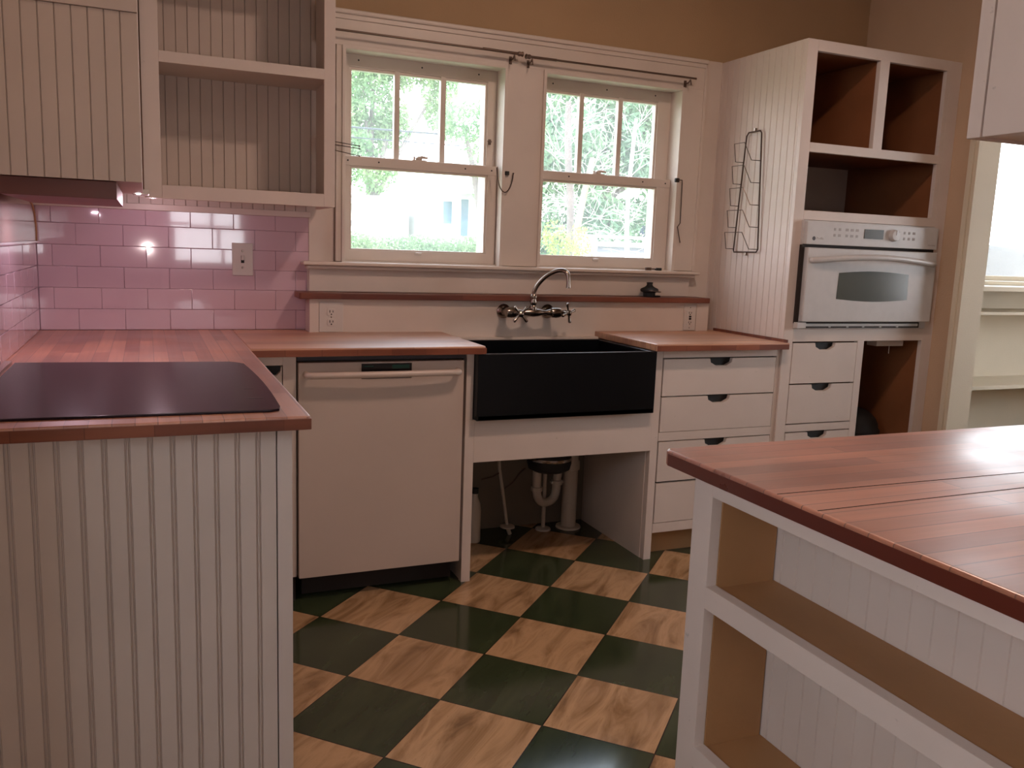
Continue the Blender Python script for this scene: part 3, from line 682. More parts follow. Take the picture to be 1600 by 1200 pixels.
# ---- oven
t = thing('wall_oven', 'white built-in wall oven with curved handle and dark window', 'oven', (3.53, -.3, .965))
b = MB(); b.box(3.15, 3.904, YT-.012, YT-.0005, .962, 1.418, .002); b.build('trim_frame', M['app'], t)
b = MB(); b.box(3.158, 3.903, YT-.030, YT-.012, 1.318, 1.413, .003); cp = b.build('control_panel', M['app'], t)
b = MB(); b.box(3.468, 3.578, YT-.032, YT-.029, 1.352, 1.392, .001); b.build('display', M['lcd'], cp)
b = MB(); b.lathe([(0, 0), (.024, 0), (.026, .004), (.0235, .018), (.021, .021), (0, .022)], (3.633, YT-.029, 1.371), (0, -1, 0), 28); b.box(3.631, 3.635, YT-.0525, YT-.050, 1.372, 1.392, .0005); b.build('knob', M['app'], cp)
for (ux, uz) in [(x, z) for x in (3.305, 3.332) for z in (1.385, 1.360)] + [(x, z) for x in (3.372, 3.40, 3.428) for z in (1.385, 1.360)] + [(3.665, 1.385)] + [(x, z) for x in (3.70, 3.728, 3.756) for z in (1.385, 1.360)]:
    w = random.uniform(.005, .008); b = MB(); b.box(ux-w, ux+w, YT-.0308, YT-.0300, uz-.006, uz+.005, 0); b.build('button_marking', M['appbtn'], cp)
def text_part(name, body, size, x, z, y, mat, parent):
    cu = bpy.data.curves.new('t', 'FONT'); cu.body = body; cu.size = size; cu.extrude = .0002
    o = bpy.data.objects.new('t', cu); COL.objects.link(o); dg = bpy.context.evaluated_depsgraph_get()
    me = bpy.data.meshes.new_from_object(o.evaluated_get(dg)); bpy.data.objects.remove(o)
    me.transform(Matrix.Translation((x, y, z)) @ Matrix.Rotation(R(90), 4, 'X')); me.materials.clear(); me.materials.append(mat)
    q = bpy.data.objects.new(name, me); COL.objects.link(q); q.parent = parent; q.matrix_parent_inverse = parent_world(parent).inverted(); return q
b = MB(); b.lathe([(0, 0), (.0085, 0), (.0085, .0008), (0, .0008)], (3.196, YT-.0300, 1.343), (0, -1, 0), 20); b.build('round_emblem', plain('emblem_dark', S(70, 64, 66), .4), cp)
text_part('brand_lettering', 'Profile', .015, 3.209, 1.339, YT-.0303, M['appbtn'], cp)
text_part('model_lettering', 'Advantium', .010, 3.846, 1.334, YT-.0303, M['appbtn'], cp)
yo = YT-.042
b = MB(); b.box(3.163, 3.897, yo, YT-.014, .994, 1.305, .004, seg=3); od = b.build('door', M['app'], t)
pts = [(3.334, 1.092), (3.338, 1.203)] + [(3.338+.399*k/10, 1.203+.010*math.sin(math.pi*k/10)) for k in range(1, 10)] + [(3.737, 1.203), (3.741, 1.092)] + [(3.741-.407*k/10, 1.092-.010*math.sin(math.pi*k/10)) for k in range(1, 10)]
b = MB(); b.prism(pts, fY, yo-.0015, yo+.002, 0, bev=.0008); b.build('window', M['ovglass'], od)
hp = [(3.185+.69*k/14, yo-.012-.030*math.sin(math.pi*k/14), 1.2525+.020*math.sin(math.pi*k/14)) for k in range(15)]
hp = [(3.185, yo+.001, 1.2525)] + hp + [(3.875, yo+.001, 1.2525)]
b = MB(); b.tube(hp, .0125, 14, smoothit=1); b.build('handle', M['app'], od)
b = MB(); b.box(3.145, 3.160, YT-.020, YT-.006, .985, 1.316, 0); b.box(3.155, 3.90, YT-.016, YT-.012, 1.305, 1.318, 0); b.box(3.20, 3.86, YT-.016, YT-.011, .966, .990, 0); b.build('vent_gap', M['dark'], t)
b = MB(); b.box(3.19, 3.85, YT-.020, YT-.013, .972, .984, .001)
for x in (3.33, 3.43, 3.52, 3.62, 3.72): b.box(x, x+.01, YT-.0205, YT-.018, .968, .975, 0)
b.box(3.145, 3.19, YT-.035, YT-.012, .966, .990, .002); b.build('vent_grille', M['app'], t)

# round black thing in the open bay
b = MB(); prof = [(0, 0), (.095, 0), (.102, .01), (.118, .30), (.121, .44), (.126, .452), (.126, .462), (.118, .470)] + [(.118*math.cos(R(a)), .470+.095*math.sin(R(a))) for a in range(15, 90, 15)] + [(0, .566)]
b.lathe(prof, (3.72, -.40, .002), seg=32)
tag(b.build('waste_bin', M['blackmat']), 'round-topped black bin inside the open bay below the oven', 'bin')

# ================================================================== UPPER LEFT CABINETS
t = thing('wall_cabinet', 'beadboard end of the upper cabinet hung on the left wall above the cooktop', 'cabinet', (.43, -.7, 1.385))
b = MB(); beadboard(b, XL+.002, .614, 1.385, 1.786, -1.098, 'y', -1, sp=.0353, gw=.0035, start=.294); b.build('end_panel', M['bead'], t)
b = MB(); b.box(XL+.002, .616, -1.103, -1.085, 1.787, 2.35, .002); b.build('upper_rail', M['paint'], t)
b = MB(); b.box(XL+.002, .616, -1.085, -.345, 1.386, 2.35, .002); b.build('carcass', M['paint'], t)
b = MB(); b.box(.30, .556, -1.07, -.42, 1.341, 1.3845, .002)
tag(b.build('range_hood', M['hood']), 'low brown hood box under the beadboard cabinet above the cooktop', 'range hood')
# arched glossy panel on the left wall
arc = [(-.03, 1.222), (-.022, 1.25), (-.03, 1.285), (-.06, 1.32), (-.11, 1.345), (-.2, 1.362), (-.33, 1.376), (-.57, 1.382), (-1.3, 1.383), (-1.3, 1.222)]
t = thing('splash_panel', 'glossy arched panel on the left wall above the tile beside the cooktop', 'wall panel', (XL, -.6, 1.222))
b = MB(); b.prism(arc, fX, XL+.001, XL+.010, 0, bev=.001); b.build('panel', M['splash'], t)
b = MB(); b.tube([(XL+.011, p[0], p[1]) for p in arc[:-1]], .0028, 8); b.build('edge_bead', M['tanply'], t)

t = thing('wall_cabinet', 'open-front white wall cabinet with one shelf beside the window', 'cabinet', (.93, -.17, 1.378))
x0, x1, z0, z1, yu = .619, 1.250, 1.378, 2.33, -.33
b = MB(); b.box(x0, .674, yu, yu+.02, z0, z1, .002); b.box(1.211, x1, yu, yu+.02, z0, z1, .002); b.box(.674, 1.211, yu, yu+.02, z0, 1.423, .002); b.box(.674, 1.211, yu, yu+.02, 2.20, z1, .002)
b.box(.674, 1.211, yu, yu+.02, 1.816, 1.851, .002)
b.build('face_frame', M['paint'], t)
b = MB(); b.box(x0, x0+.015, yu+.02, -.001, z0+.02, z1, 0); b.build('side_panel', M['paint'], t)
b = MB(); b.box(x1-.015, x1, yu+.02, -.031, z0, z1, .001); b.build('side_panel', M['paint'], t)
for zz in (1.403, 2.2): b = MB(); b.box(x0+.015, x1-.015, yu+.02, -.02, zz, zz+.017, 0); b.build('horizontal_panel', M['paint'], t)
b = MB(); b.box(x0+.015, x1-.015, yu+.02, -.02, 1.826, 1.846, 0); b.build('shelf', M['paint'], t)
b = MB(); beadboard(b, x0+.015, x1-.015, 1.404, z1, -.018, 'y', -1, sp=.0400, gw=.0035, gd=.005); b.build('back_panel', M['bead'], t)
# small lamps under it
def puck(x, y, z, label):
    t = thing('under_cabinet_lamp', label, 'lamp', (x, y, z))
    b = MB(); b.box(x-.018, x+.03, y-.05, y+.10, z-.004, z+.012, .003); b.build('housing', M['plastic'], t)
    b = MB(); b.box(x-.008, x+.004, y-.056, y-.049, z-.006, z+.016, .001); b.build('lens', M['puck'], t)
puck(.604, -.40, 1.402-.02+.005, 'tiny glowing lamp tucked under the gap between the two upper cabinets')
t = thing('under_cabinet_lamp', 'small glowing bulb under the left end of the open wall cabinet', 'lamp', (.66, -.25, 1.385))
b = MB(); b.lathe([(0, 0), (.012, 0), (.012, .015)], (.645, -.27, 1.386), seg=16); b.build('housing', M['plastic'], t)
b = MB(); b.lathe([(0, -.008), (.006, -.006), (.008, 0), (.0, .001)], (.645, -.27, 1.386), seg=12); b.build('lens', M['puck'], t)

# ================================================================== LEDGE + THINGS AT THE WINDOW
b = MB(); b.prism(rounded_rect(1.155, 3.045, -.137, -.0135, .010, 4, (1, 0, 0, 1)), fZ, 1.0355, 1.0585, 0, bev=.003, seg=3)
tag(b.build('wooden_ledge', M['ledge']), 'long narrow dark wood ledge below the window sill', 'shelf')

def outlet(x0, x1, z0, z1, y, label, kind='duplex'):
    t = thing('wall_outlet' if kind == 'duplex' else 'switch_plate', label, 'outlet' if kind == 'duplex' else 'switch', ((x0+x1)/2, y, z0))
    b = MB(); b.box(x0, x1, y-.006, y, z0, z1, .002); p = b.build('cover_plate', M['plastic'], t)
    m = (x0+x1)/2; mz = (z0+z1)/2
    if kind == 'duplex':
        for s in (-1, 1):
            c = mz+s*.0195
            b = MB(); b.prism(rounded_rect(m-.0165, m+.0165, c-.0145, c+.0145, .009, 4), fY, y-.0085, y-.005, 0, bev=.0008); r_ = b.build('receptacle', M['plastic'], p)
            b = MB(); b.box(m-.0075, m-.0048, y-.0092, y-.008, c-.002, c+.008, 0); b.box(m+.0048, m+.0072, y-.0092, y-.008, c-.001, c+.007, 0); b.lathe([(0, 0), (.0028, 0), (.0028, .001)], (m, y-.0082, c-.008), (0, -1, 0), 10); b.build('slot', M['slot'], r_)
        b = MB(); b.lathe([(0, 0), (.003, 0), (.002, .001), (0, .001)], (m, y-.006, mz), (0, -1, 0), 10); b.build('screw', M['nickel'], p)
    elif kind == 'gfci':
        b = MB(); b.box(m-.017, m+.017, y-.0085, y-.005, mz-.034, mz+.034, .001); r_ = b.build('receptacle', M['plastic'], p)
        b = MB(); b.box(m-.006, m+.006, y-.0105, y-.008, mz-.009, mz-.001, .0005); b.box(m-.006, m+.006, y-.0105, y-.008, mz+.002, mz+.009, .0005); b.build('test_button', M['slot'], r_)
        b = MB()
        for s in (-1, 1):
            c = mz+s*.022; b.box(m-.0075, m-.005, y-.0092, y-.008, c-.003, c+.005, 0); b.box(m+.005, m+.0072, y-.0092, y-.008, c-.002, c+.004, 0); b.lathe([(0, 0), (.0025, 0), (.0025, .001)], (m, y-.0082, c-.007), (0, -1, 0), 10)
            b.build('slot', M['slot'], r_); b = MB()
        for dz_ in (.047, -.047): b = MB(); b.lathe([(0, 0), (.0022, 0), (.0022, .001)], (m, y-.0062, mz+dz_), (0, -1, 0), 8); b.build('screw', M['slot'], p)
    else:
        b = MB(); b.box(m-.005, m+.005, y-.016, y-.005, mz-.003, mz+.014, .002); b.build('toggle', M['plastic'], p)
        b = MB(); b.box(m-.006, m+.006, y-.0068, y-.0055, mz-.014, mz+.014, 0); b.build('toggle_slot', M['slot'], p)
        for dz_ in (.032, -.032): b = MB(); b.lathe([(0, 0), (.004, 0), (.002, .002), (0, .002)], (m, y-.006, mz+dz_), (0, -1, 0), 10); b.build('screw', M['nickel'], p)
outlet(1.2335, 1.327, .906, 1.022, -.1105, 'white duplex outlet below the ledge at its left end')
outlet(2.917, 2.980, .908, 1.024, -.1105, 'white outlet with dark test buttons below the ledge near the oven cabinet', 'gfci')
outlet(.922, .998, 1.115, 1.238, -.008, 'white toggle switch plate on the glossy tiled backsplash', 'switch')

# faucet
t = thing('faucet', 'wall-mounted nickel bridge faucet with cross handles above the black sink', 'faucet', (2.11, -.11, .95))
yb = -.195
b = MB()
for fx_ in (2.010, 2.215):
    b.lathe([(.030, 0), (.031, .004), (.026, .010), (.018, .016), (.016, .03), (.017, .05), (.0165, .075), (.021, .08), (.021, .09), (0, .095)], (fx_, -.111, .992), (0, -1, 0), 24)
    b.lathe([(0, -.022), (.019, -.022), (.022, -.012), (.022, .012), (.019, .022), (0, .022)], (fx_, yb, .993), (1, 0, 0), 24)
pr = [(.010, 0), (.0145, .012), (.0135, .024), (.0095, .038), (.012, .055), (.0165, .072), (.0185, .0925), (.0165, .113), (.012, .130), (.0095, .147), (.0135, .161), (.0145, .173), (.010, .185)]
b.lathe(pr, (2.020, yb, .993), (1, 0, 0), 20)
body = b.build('bridge_body', M['nickel'], t)
b = MB(); b.lathe([(.016, 0), (.017, .012), (.012, .020), (.0145, .030), (.0155, .036), (.012, .044), (.0145, .052), (.0155, .058), (.011, .066), (0, .066)], (2.110, yb, 1.003), (0, 0, 1), 20)
b.tube([(2.110, yb, 1.060), (2.110, yb-.003, 1.085), (2.124, yb-.012, 1.115), (2.146, yb-.032, 1.146), (2.170, yb-.056, 1.166), (2.192, yb-.078, 1.175), (2.210, yb-.096, 1.170), (2.216, yb-.104, 1.150), (2.217, yb-.106, 1.120), (2.217, yb-.106, 1.102)], [.0095, .0095, .0095, .0095, .009, .009, .009, .009, .0095, .011], 14, smoothit=2)
b.build('spout', M['nickel'], t)
def cross_handle(c, n, rot, up=(0, 0, 1)):
    n = Vector(n).normalized(); c = Vector(c)
    b = MB(); b.lathe([(0, -.035), (.008, -.035), (.012, -.02), (.009, -.008), (.013, 0), (.012, .008), (.006, .012), (0, .013)], c, n, 18)
    q = n.to_track_quat('Z', 'Y')
    for k in range(4):
        a = R(rot+90*k); d = q @ Vector((math.cos(a), math.sin(a), 0))
        b.tube([c+d*.006, c+d*.018, c+d*.030, c+d*.038], [.0055, .0042, .0060, .0072], 10); b.lathe([(0, -.006), (.0055, -.0045), (.0075, 0), (.0055, .0045), (0, .006)], c+d*.039, d, 10)
    return b
cross_handle((2.030, yb-.055, .990), (.05, -1, 0), 45).build('cross_handle', M['nickel'], t)
cross_handle((2.262, yb-.03, .994), (.42, -.91, 0), 15).build('cross_handle', M['nickel'], t)

# strainer plug on ledge
t = thing('sink_strainer', 'black sink strainer basket lying on the wooden ledge', 'sink strainer', (2.74, -.09, 1.0585))
b = MB(); b.lathe([(0, 0), (.026, 0), (.028, .006), (.028, .020), (.040, .024), (.042, .032), (.038, .038), (.024, .044), (.016, .050), (.013, .056), (.015, .066), (0, .067)], (2.740, -.085, 1.0588), seg=28); b.build('basket', M['blackmat'], t)
b = MB(); b.lathe([(.036, 0), (.047, .002), (.047, .005), (.036, .006)], (2.748, -.085, 1.083), (0.1, 0, 1), 24); b.build('rim_ring', M['rod'], t)
b = MB(); b.box(2.765, 2.792, -.10, -.08, 1.0588, 1.066, .002); b.build('stopper_tab', M['blackmat'], t)
# small catches on sill
b = MB(); b.box(2.728, 2.757, -.066, -.054, 1.1785, 1.192, .002); b.lathe([(0, 0), (.004, 0), (.004, .012)], (2.763, -.06, 1.185), (1, 0, 0), 8)
tag(b.build('window_catch', M['rod']), 'small metal catch on the window sill, farther from the oven cabinet', 'catch')
b = MB(); b.box(2.786, 2.812, -.066, -.054, 1.1785, 1.191, .002); b.lathe([(0, 0), (.004, 0), (.004, .008)], (2.778, -.06, 1.184), (1, 0, 0), 8)
tag(b.build('window_catch', M['slot']), 'small dark catch on the window sill, end one nearer the oven cabinet', 'catch')

# curtain rods
def rod(x0, x1, z0, z1, label, ends, brackets):
    t = thing('curtain_rod', label, 'curtain rod', ((x0+x1)/2, -.07, z0))
    b = MB(); b.tube([(x0, -.075, z0), ((x0+x1)/2, -.075, (z0+z1)/2), (x1, -.075, z1)], .0045, 10); s = x0+(x1-x0)*(.15 if ends == 'l' else .8); 
    b.tube([(s, -.075, z0), (x1 if ends == 'r' else x0, -.075, z1 if ends == 'r' else z0)], .0058, 10); b.build('pole', M['rod'], t)
    for x, z in brackets:
        b = MB(); b.tube([(x, -.034, z-.018), (x, -.06, z-.018), (x, -.075, z-.008)], .0035, 8); b.box(x-.006, x+.006, -.036, -.030, z-.035, z-.005, .001); b.tube([(x, -.075, z-.008), (x, -.082, z-.03)], .003, 6); b.build('bracket', M['rod'], t)
    for x, z in ((x1 if ends == 'r' else x0, z1 if ends == 'r' else z0),):
        b = MB(); s = 1 if ends == 'r' else -1
        b.lathe([(0, 0), (.007, 0), (.010, .006), (.008, .014), (.011, .022), (.006, .026), (0, .026)], (x-s*.006, -.075, z), (s, 0, 0), 14); b.build('finial', M['rod'], t)
rod(1.26, 2.055, 2.048, 2.046, 'thin metal curtain rod across the head of the window nearer the wall cabinet', 'r', [(2.035, 2.046)])
rod(2.102, 2.925, 2.040, 2.040, 'thin metal curtain rod across the head of the window nearer the oven cabinet', 'l', [(2.115, 2.040), (2.895, 2.040)])
# wires/hooks
t = thing('towel_rack', 'three thin wire towel arms sticking out from the wall cabinet edge', 'towel rack', (1.26, -.045, 1.62))
for z, dz in ((1.640, -.010), (1.628, -.008), (1.610, -.018)):
    b = MB(); b.tube([(1.262, -.045, z+.004), (1.40, -.05, z+dz)], .0016, 6); b.lathe([(0, 0), (.003, 0), (.003, .006), (0, .006)], (1.398, -.05, z+dz), (1, 0, 0), 8); b.build('arm', M['wire'], t)
b = MB(); b.box(1.2515, 1.266, -.055, -.031, 1.60, 1.652, .002); b.build('bracket', M['wire'], t)
t = thing('window_stay', 'dark curved wire hook hanging on the post between the two windows', 'hook', (2.03, -.04, 1.5))
b = MB(); b.tube([(1.985, -.042, 1.588), (1.988, -.045, 1.55), (1.998, -.048, 1.508), (2.022, -.048, 1.483), (2.045, -.048, 1.503), (2.058, -.045, 1.54), (2.062, -.042, 1.568)], .0024, 8, smoothit=2); b.lathe([(0, -.004), (.005, 0), (0, .004)], (2.062, -.042, 1.569), seg=8); b.build('wire', M['wire'], t)
b = MB(); b.box(2.028, 2.044, -.042, -.031, 1.561, 1.577, .002); b.build('catch', M['slot'], t)
t = thing('window_stay', 'long straight dark wire hook hanging beside the window nearer the oven cabinet', 'hook', (2.9, -.04, 1.3))
b = MB(); b.tube([(2.877, -.045, 1.594), (2.905, -.045, 1.594), (2.905, -.047, 1.575), (2.908, -.047, 1.40), (2.894, -.047, 1.382), (2.914, -.047, 1.310)], .0024, 8); b.build('wire', M['wire'], t)
b = MB(); b.box(2.872, 2.892, -.043, -.031, 1.584, 1.602, .002); b.build('catch', M['slot'], t)

# wire rack on tall cabinet side
t = thing('wire_rack', 'five-tier wire letter rack on the beadboard side of the oven cabinet', 'wire rack', (XT, -.29, 1.28))
xr = XT-.010
b = MB(); b.tube([(xr, -.210, 1.284), (xr, -.244, 1.785), (xr, -.258, 1.800), (xr, -.335, 1.801), (xr, -.346, 1.790), (xr, -.381, 1.290), (xr, -.372, 1.278), (xr, -.215, 1.276)], .0034, 8, closed=True); b.build('frame', M['wire'], t)
for i in range(5):
    f = i/4; zb_ = 1.672+(1.290-1.672)*f; zt_ = 1.752+(1.366-1.752)*f
    yl = -.237+(.216-.237)*0+f*.024; yr = -.352-f*.028
    b = MB(); xo = xr-.055
    b.tube([(xr, yl, zb_), (xo+.01, yl+.0, zb_), (xo-.005, yl-.004, zt_-.004), (xo-.005, yr+.040, zt_-.004), (xo+.01, yr+.004, zb_), (xr, yr, zb_)], .0019, 6); b.build('tier', M['wire'], t)
for zz in (1.80, 1.262): b = MB(); b.box(XT-.012, XT, -.300, -.290, zz, zz+.016, .001); b.build('mounting_tab', M['nickel'], t)

# ================================================================== PLUMBING
t = thing('garbage_disposal', 'black disposal motor hanging under the sink', 'disposal', (2.19, -.3, .34))
b = MB(); b.lathe([(0, 0), (.070, 0), (.088, .010), (.094, .035), (.094, .085), (.085, .11), (.085, .17), (.06, .20), (.06, .285)], (2.165, -.30, .335), seg=36); b.build('housing', M['blackmat'], t)
b = MB(); b.lathe([(.0945, .0), (.0955, .006), (.0945, .012)], (2.165, -.30, .385), seg=36); b.build('band', M['nickel'], t)
t = thing('drain_pipe', 'white plastic drain trap and standing waste pipe under the sink', 'pipe', (2.3, -.12, 0))
b = MB(); b.tube([(2.180, -.15, .345), (2.182, -.15, .20), (2.190, -.148, .165), (2.215, -.14, .142), (2.245, -.135, .138), (2.275, -.13, .150), (2.290, -.125, .18), (2.293, -.12, .23), (2.300, -.12, .28), (2.33, -.115, .31), (2.35, -.11, .32)], .0195, 14, smoothit=1); b.build('trap', M['pvc'], t)
b = MB(); b.lathe([(.021, 0), (.026, .001), (.026, .019), (.021, .020)], (2.292, -.123, .215), (0.02, 0, 1), 20); b.box(2.262, 2.322, -.135, -.113, .222, .230, .002); b.build('slip_nut', M['pvc'], t)
b = MB(); b.lathe([(.021, 0), (.026, .001), (.026, .019), (.021, .020)], (2.182, -.15, .20), (0, 0, 1), 20); b.build('slip_nut', M['pvc'], t)
b = MB(); b.lathe([(.034, 0), (.034, .27), (.041, .275), (.041, .31), (.034, .32), (.034, .56)], (2.372, -.10, .001), seg=28); b.lathe([(.058, 0), (.056, .008), (.036, .010)], (2.372, -.10, .001), seg=28); b.build('stand_pipe', M['pvc'], t)
b = MB(); b.tube([(2.245, -.10, .001), (2.245, -.10, .44), (2.235, -.10, .56)], .009, 12); b.lathe([(.036, 0), (.034, .007), (.012, .012)], (2.245, -.10, .001), seg=24); b.build('supply_stub', M['pvc'], t)
t = thing('supply_pipe', 'thin white supply pipe and hoses at the left of the plumbing space', 'pipe', (2.05, -.1, 0))
b = MB(); b.tube([(2.010, -.11, .60), (2.012, -.11, .33), (2.035, -.11, .21), (2.060, -.11, .06), (2.062, -.115, .03)], .0075, 10, smoothit=1); b.lathe([(.034, .0), (.033, .006), (.010, .012)], (2.062, -.115, .035), (0.05, -.05, 1), 22); b.tube([(2.062, -.115, .036), (2.075, -.118, .001)], .009, 8); b.build('pipe', M['pvc'], t)
b = MB(); b.tube([(2.092, -.215, .325), (2.088, -.17, .295), (2.075, -.13, .24), (2.045, -.112, .212)], .0035, 8, smoothit=2); b.tube([(1.93, -.12, .262), (1.98, -.12, .27), (2.02, -.11, .285)], .003, 8); b.build('hose', M['rod'], t)
t = thing('supply_bottle', 'cloudy plastic bottle standing under the sink behind the frame post', 'bottle', (1.90, -.16, 0))
b = MB(); b.lathe([(0, 0), (.026, 0), (.028, .01), (.028, .14), (.024, .17), (.012, .20), (.012, .215)], (1.888, -.16, .001), seg=24); b.build('body', M['pvc'], t)
b = MB(); b.lathe([(.015, 0), (.015, .022), (0, .024)], (1.888, -.16, .216), seg=18); b.build('cap', M['blackmat'], t)
# grille on wall behind the pipes
b = MB(); b.box(2.40, 2.452, -.020, -.012, .07, .40, .001)
for k in range(18): b.box(2.405, 2.447, -.024, -.019, .08+k*.0175, .089+k*.0175, .001)
tag(b.build('wall_vent', M['wire']), 'dark slatted vent on the wall behind the waste pipe', 'vent')

# ================================================================== ISLAND
t = thing('island_worktop', 'large glossy reddish butcher block top of the island', 'countertop', (2.1, -2.9, ZB))
ix0, iy1 = 1.482, -2.185
b = MB(); poly = [(ix0, -3.95), (2.75, -3.95), (2.75, iy1)] + corner_pts(ix0+.018, iy1-.018, .018, 90, 180)
b.prism(poly, fZ, ZB, Z, 0, bev=.005, seg=3); b.build('block', M['island_x'], t)
b = MB()
for ya, yb_ in ((-2.492, -2.516), (-2.578, -2.566)): b.prism([(ix0+.004, ya), (2.74, yb_), (2.74, yb_-.0022), (ix0+.004, ya-.0022)], fZ, Z-.003, Z+.0003)
b.build('open_seam', M['litter'], t)
b = MB(); b.box(ix0-.0012, ix0+.010, -3.95, iy1-.018, ZB+.001, Z-.006, .0015); b.build('front_edge', M['edge'], t)
t = thing('island_cabinet', 'white island base with open tan shelves and beadboard back', 'cabinet', (2.1, -2.9, 0))
xf = 1.512; yA, yB = -2.248, -3.93
b = MB()
b.box(xf, xf+.022, -2.302, yA, 0, ZB-.001, .002)
b.box(xf, xf+.022, yB, -3.87, 0, ZB-.001, .002)
b.box(xf, xf+.022, -3.87, -2.302, .843, ZB-.001, .002)
b.box(xf, xf+.022, -3.87, -2.302, .640, .680, .002)
b.box(xf, xf+.022, -3.87, -2.302, .335, .375, .002)
b.box(xf, xf+.022, -3.87, -2.302, .0, .10, .002)
b.build('face_frame', M['paint'], t)
b = MB(); b.box(xf+.022, 2.68, -2.268, -2.251, 0, ZB-.001, .001); b.build('end_panel', M['paint'], t)
b = MB(); b.box(xf+.022, 1.657, -2.304, -2.296, 0, ZB-.001, 0); b.build('side_lining', M['tanply'], t)
b = MB(); beadboard(b, yB, -2.30, .08, ZB-.001, 1.660, 'x', -1, sp=.0405, gw=.004, gd=.0022, start=yB+.03); b.build('back_panel', M['bead'], t)
for z in (.658, .353, .08):
    b = MB(); b.box(xf+.022, 1.659, yB, -2.304, z, z+.018, .001); b.build('shelf', M['tanply'], t)
b = MB(); b.box(1.675, 2.68, yB, -2.27, 0, ZB-.002, 0); b.build('carcass', M['dark'], t)

# hanging upper cabinet on the right
t = thing('hanging_cabinet', 'white hanging cabinet over the island with a dark gap beside its door', 'cabinet', (2.4, -2.7, 1.515))
xh = 2.20
b = MB(); b.box(xh, xh+.02, -2.180, -2.148, 1.515, 2.60, .002); b.box(xh, xh+.36, -2.162, -2.148, 1.515, 2.60, .002); b.build('stile', M['paint'], t)
b = MB(); b.box(xh+.0205, xh+.36, -3.4, -2.163, 1.520, CEIL, 0); b.build('carcass', M['paint'], t)
b = MB(); b.box(xh+.012, xh+.0195, -2.188, -2.179, 1.518, 2.59, 0); b.build('gap_shade', M['blackmat'], t)  # black strip put in as the shade inside the door gap
b = MB(); b.box(xh-.002, xh+.018, -2.60, -2.186, 1.515, 2.59, .002); b.build('door', M['paint'], t)
b = MB(); b.box(xh-.002, xh+.018, -3.03, -2.605, 1.515, 2.59, .002); b.build('door', M['paint'], t)

# ceiling lamps; the one over the aisle is an added fill
for i, (x, y, r_, lab) in enumerate(((2.15, -1.85, .13, 'round ceiling lamp over the middle of the floor'), (.75, -3.15, .17, 'added round fill lamp on the ceiling over the aisle near the rear window'))):
    t = thing('ceiling_lamp', lab, 'ceiling lamp', (x, y, CEIL-.02))
    b = MB(); b.lathe([(r_+.02, 0), (r_+.02, -.03), (r_, -.035)], (x, y, CEIL-.0005), seg=32); b.build('rim', M['plastic'], t)
    b = MB(); b.lathe([(r_-.005, -.0), (r_-.01, -.045), (0, -.055)], (x, y, CEIL-.03), seg=32); b.build('diffuser', M['lamp'], t)

# ================================================================== OUTSIDE
GZ = -.55
b = MB(); b.box(-14, 30, .3, 40, GZ-.1, GZ, 0); tag(b.build('lawn', M['grass']), None, None); bpy.data.objects['lawn'].pop('label', None)
lawn = bpy.data.objects['lawn']
for k_ in ('label', 'category'):
    if k_ in lawn.keys(): del lawn[k_]
lawn['kind'] = 'structure'
def leaves(b, blobs, n, size, mi=0, fill=1.0):
    """leaf quads spread through the volume of ellipsoid blobs"""
    tot = sum(q[3]*q[4]*q[5] for q in blobs)
    t = bmesh.new()
    for (cx, cy, cz, rx, ry, rz) in blobs:
        k = int(n*rx*ry*rz/tot)
        for _ in range(k):
            d = Vector((random.gauss(0, 1), random.gauss(0, 1), random.gauss(0, 1))).normalized()*random.random()**.4
            if noise.noise(Vector((cx+d.x*rx, cy+d.y*ry, cz+d.z*rz))*2.1) < (-0.12*fill if fill > 0 else -1): continue
            p = Vector((cx+d.x*rx, cy+d.y*ry, cz+d.z*rz)); s = size*random.uniform(.6, 1.3)
            a = Vector((random.gauss(0, 1), random.gauss(0, 1), random.gauss(0, .7))).normalized(); c = a.orthogonal().normalized(); c.rotate(Matrix.Rotation(random.uniform(0, 6.28), 3, a)); e = a.cross(c)
            vs = [t.verts.new(p+c*s), t.verts.new(p+e*s*.42+c*.1*s), t.verts.new(p-c*s), t.verts.new(p-e*s*.42+c*.1*s)]
            t.faces.new(vs)
    b._merge(t, mi, False)
def tree(x, y, h, blobs, n, size, leafm, label, trunk=.12, barkm='bark', name='leafy_tree'):
    t = thing(name, label, 'tree', (x, y, GZ))
    b = MB(); b.tube([(x, y, GZ), (x+.05, y, GZ+h*.3), (x-.04, y+.05, GZ+h*.6), (x+.02, y, GZ+h*.95)], [trunk, trunk*.8, trunk*.6, trunk*.2], 10, smoothit=2)
    for q in blobs[:6]: b.tube([(x, y, GZ+h*.5), (x+(q[0]-x)*.5, y+(q[1]-y)*.5, (q[2]+GZ+h*.5)/2+.1), (q[0], q[1], q[2])], [trunk*.45, trunk*.3, trunk*.1], 7, smoothit=1)
    b.build('trunk', M[barkm], t)
    b = MB(); leaves(b, blobs, n, size); b.build('foliage', M[leafm], t)
tree(4.6, 13.0, 5.0, [(4.4, 13, 4.5, .75, .8, .75), (5.2, 13, 4.7, .6, .7, .6), (4.3, 13, 3.4, .7, .6, .7), (5.9, 13, 4.3, .35, .6, .9), (4.6, 13, 2.55, .5, .5, .40), (5.0, 13, 3.5, .35, .5, .5)], 22000, .055, 'leaf1', 'pale green tree above the white garage, seen through the window nearer the wall cabinet')
tree(4.35, 6.2, 3.6, [(3.95, 6, 2.65, .30, .5, .25), (4.25, 6.1, 2.5, .36, .4, .45), (4.45, 6.2, 2.05, .30, .4, .35), (4.42, 6.2, 1.65, .14, .3, .20), (4.6, 6.1, 2.7, .4, .4, .5)], 16000, .032, 'leaf1', 'green tree with hanging leaves in front of the white porch house')
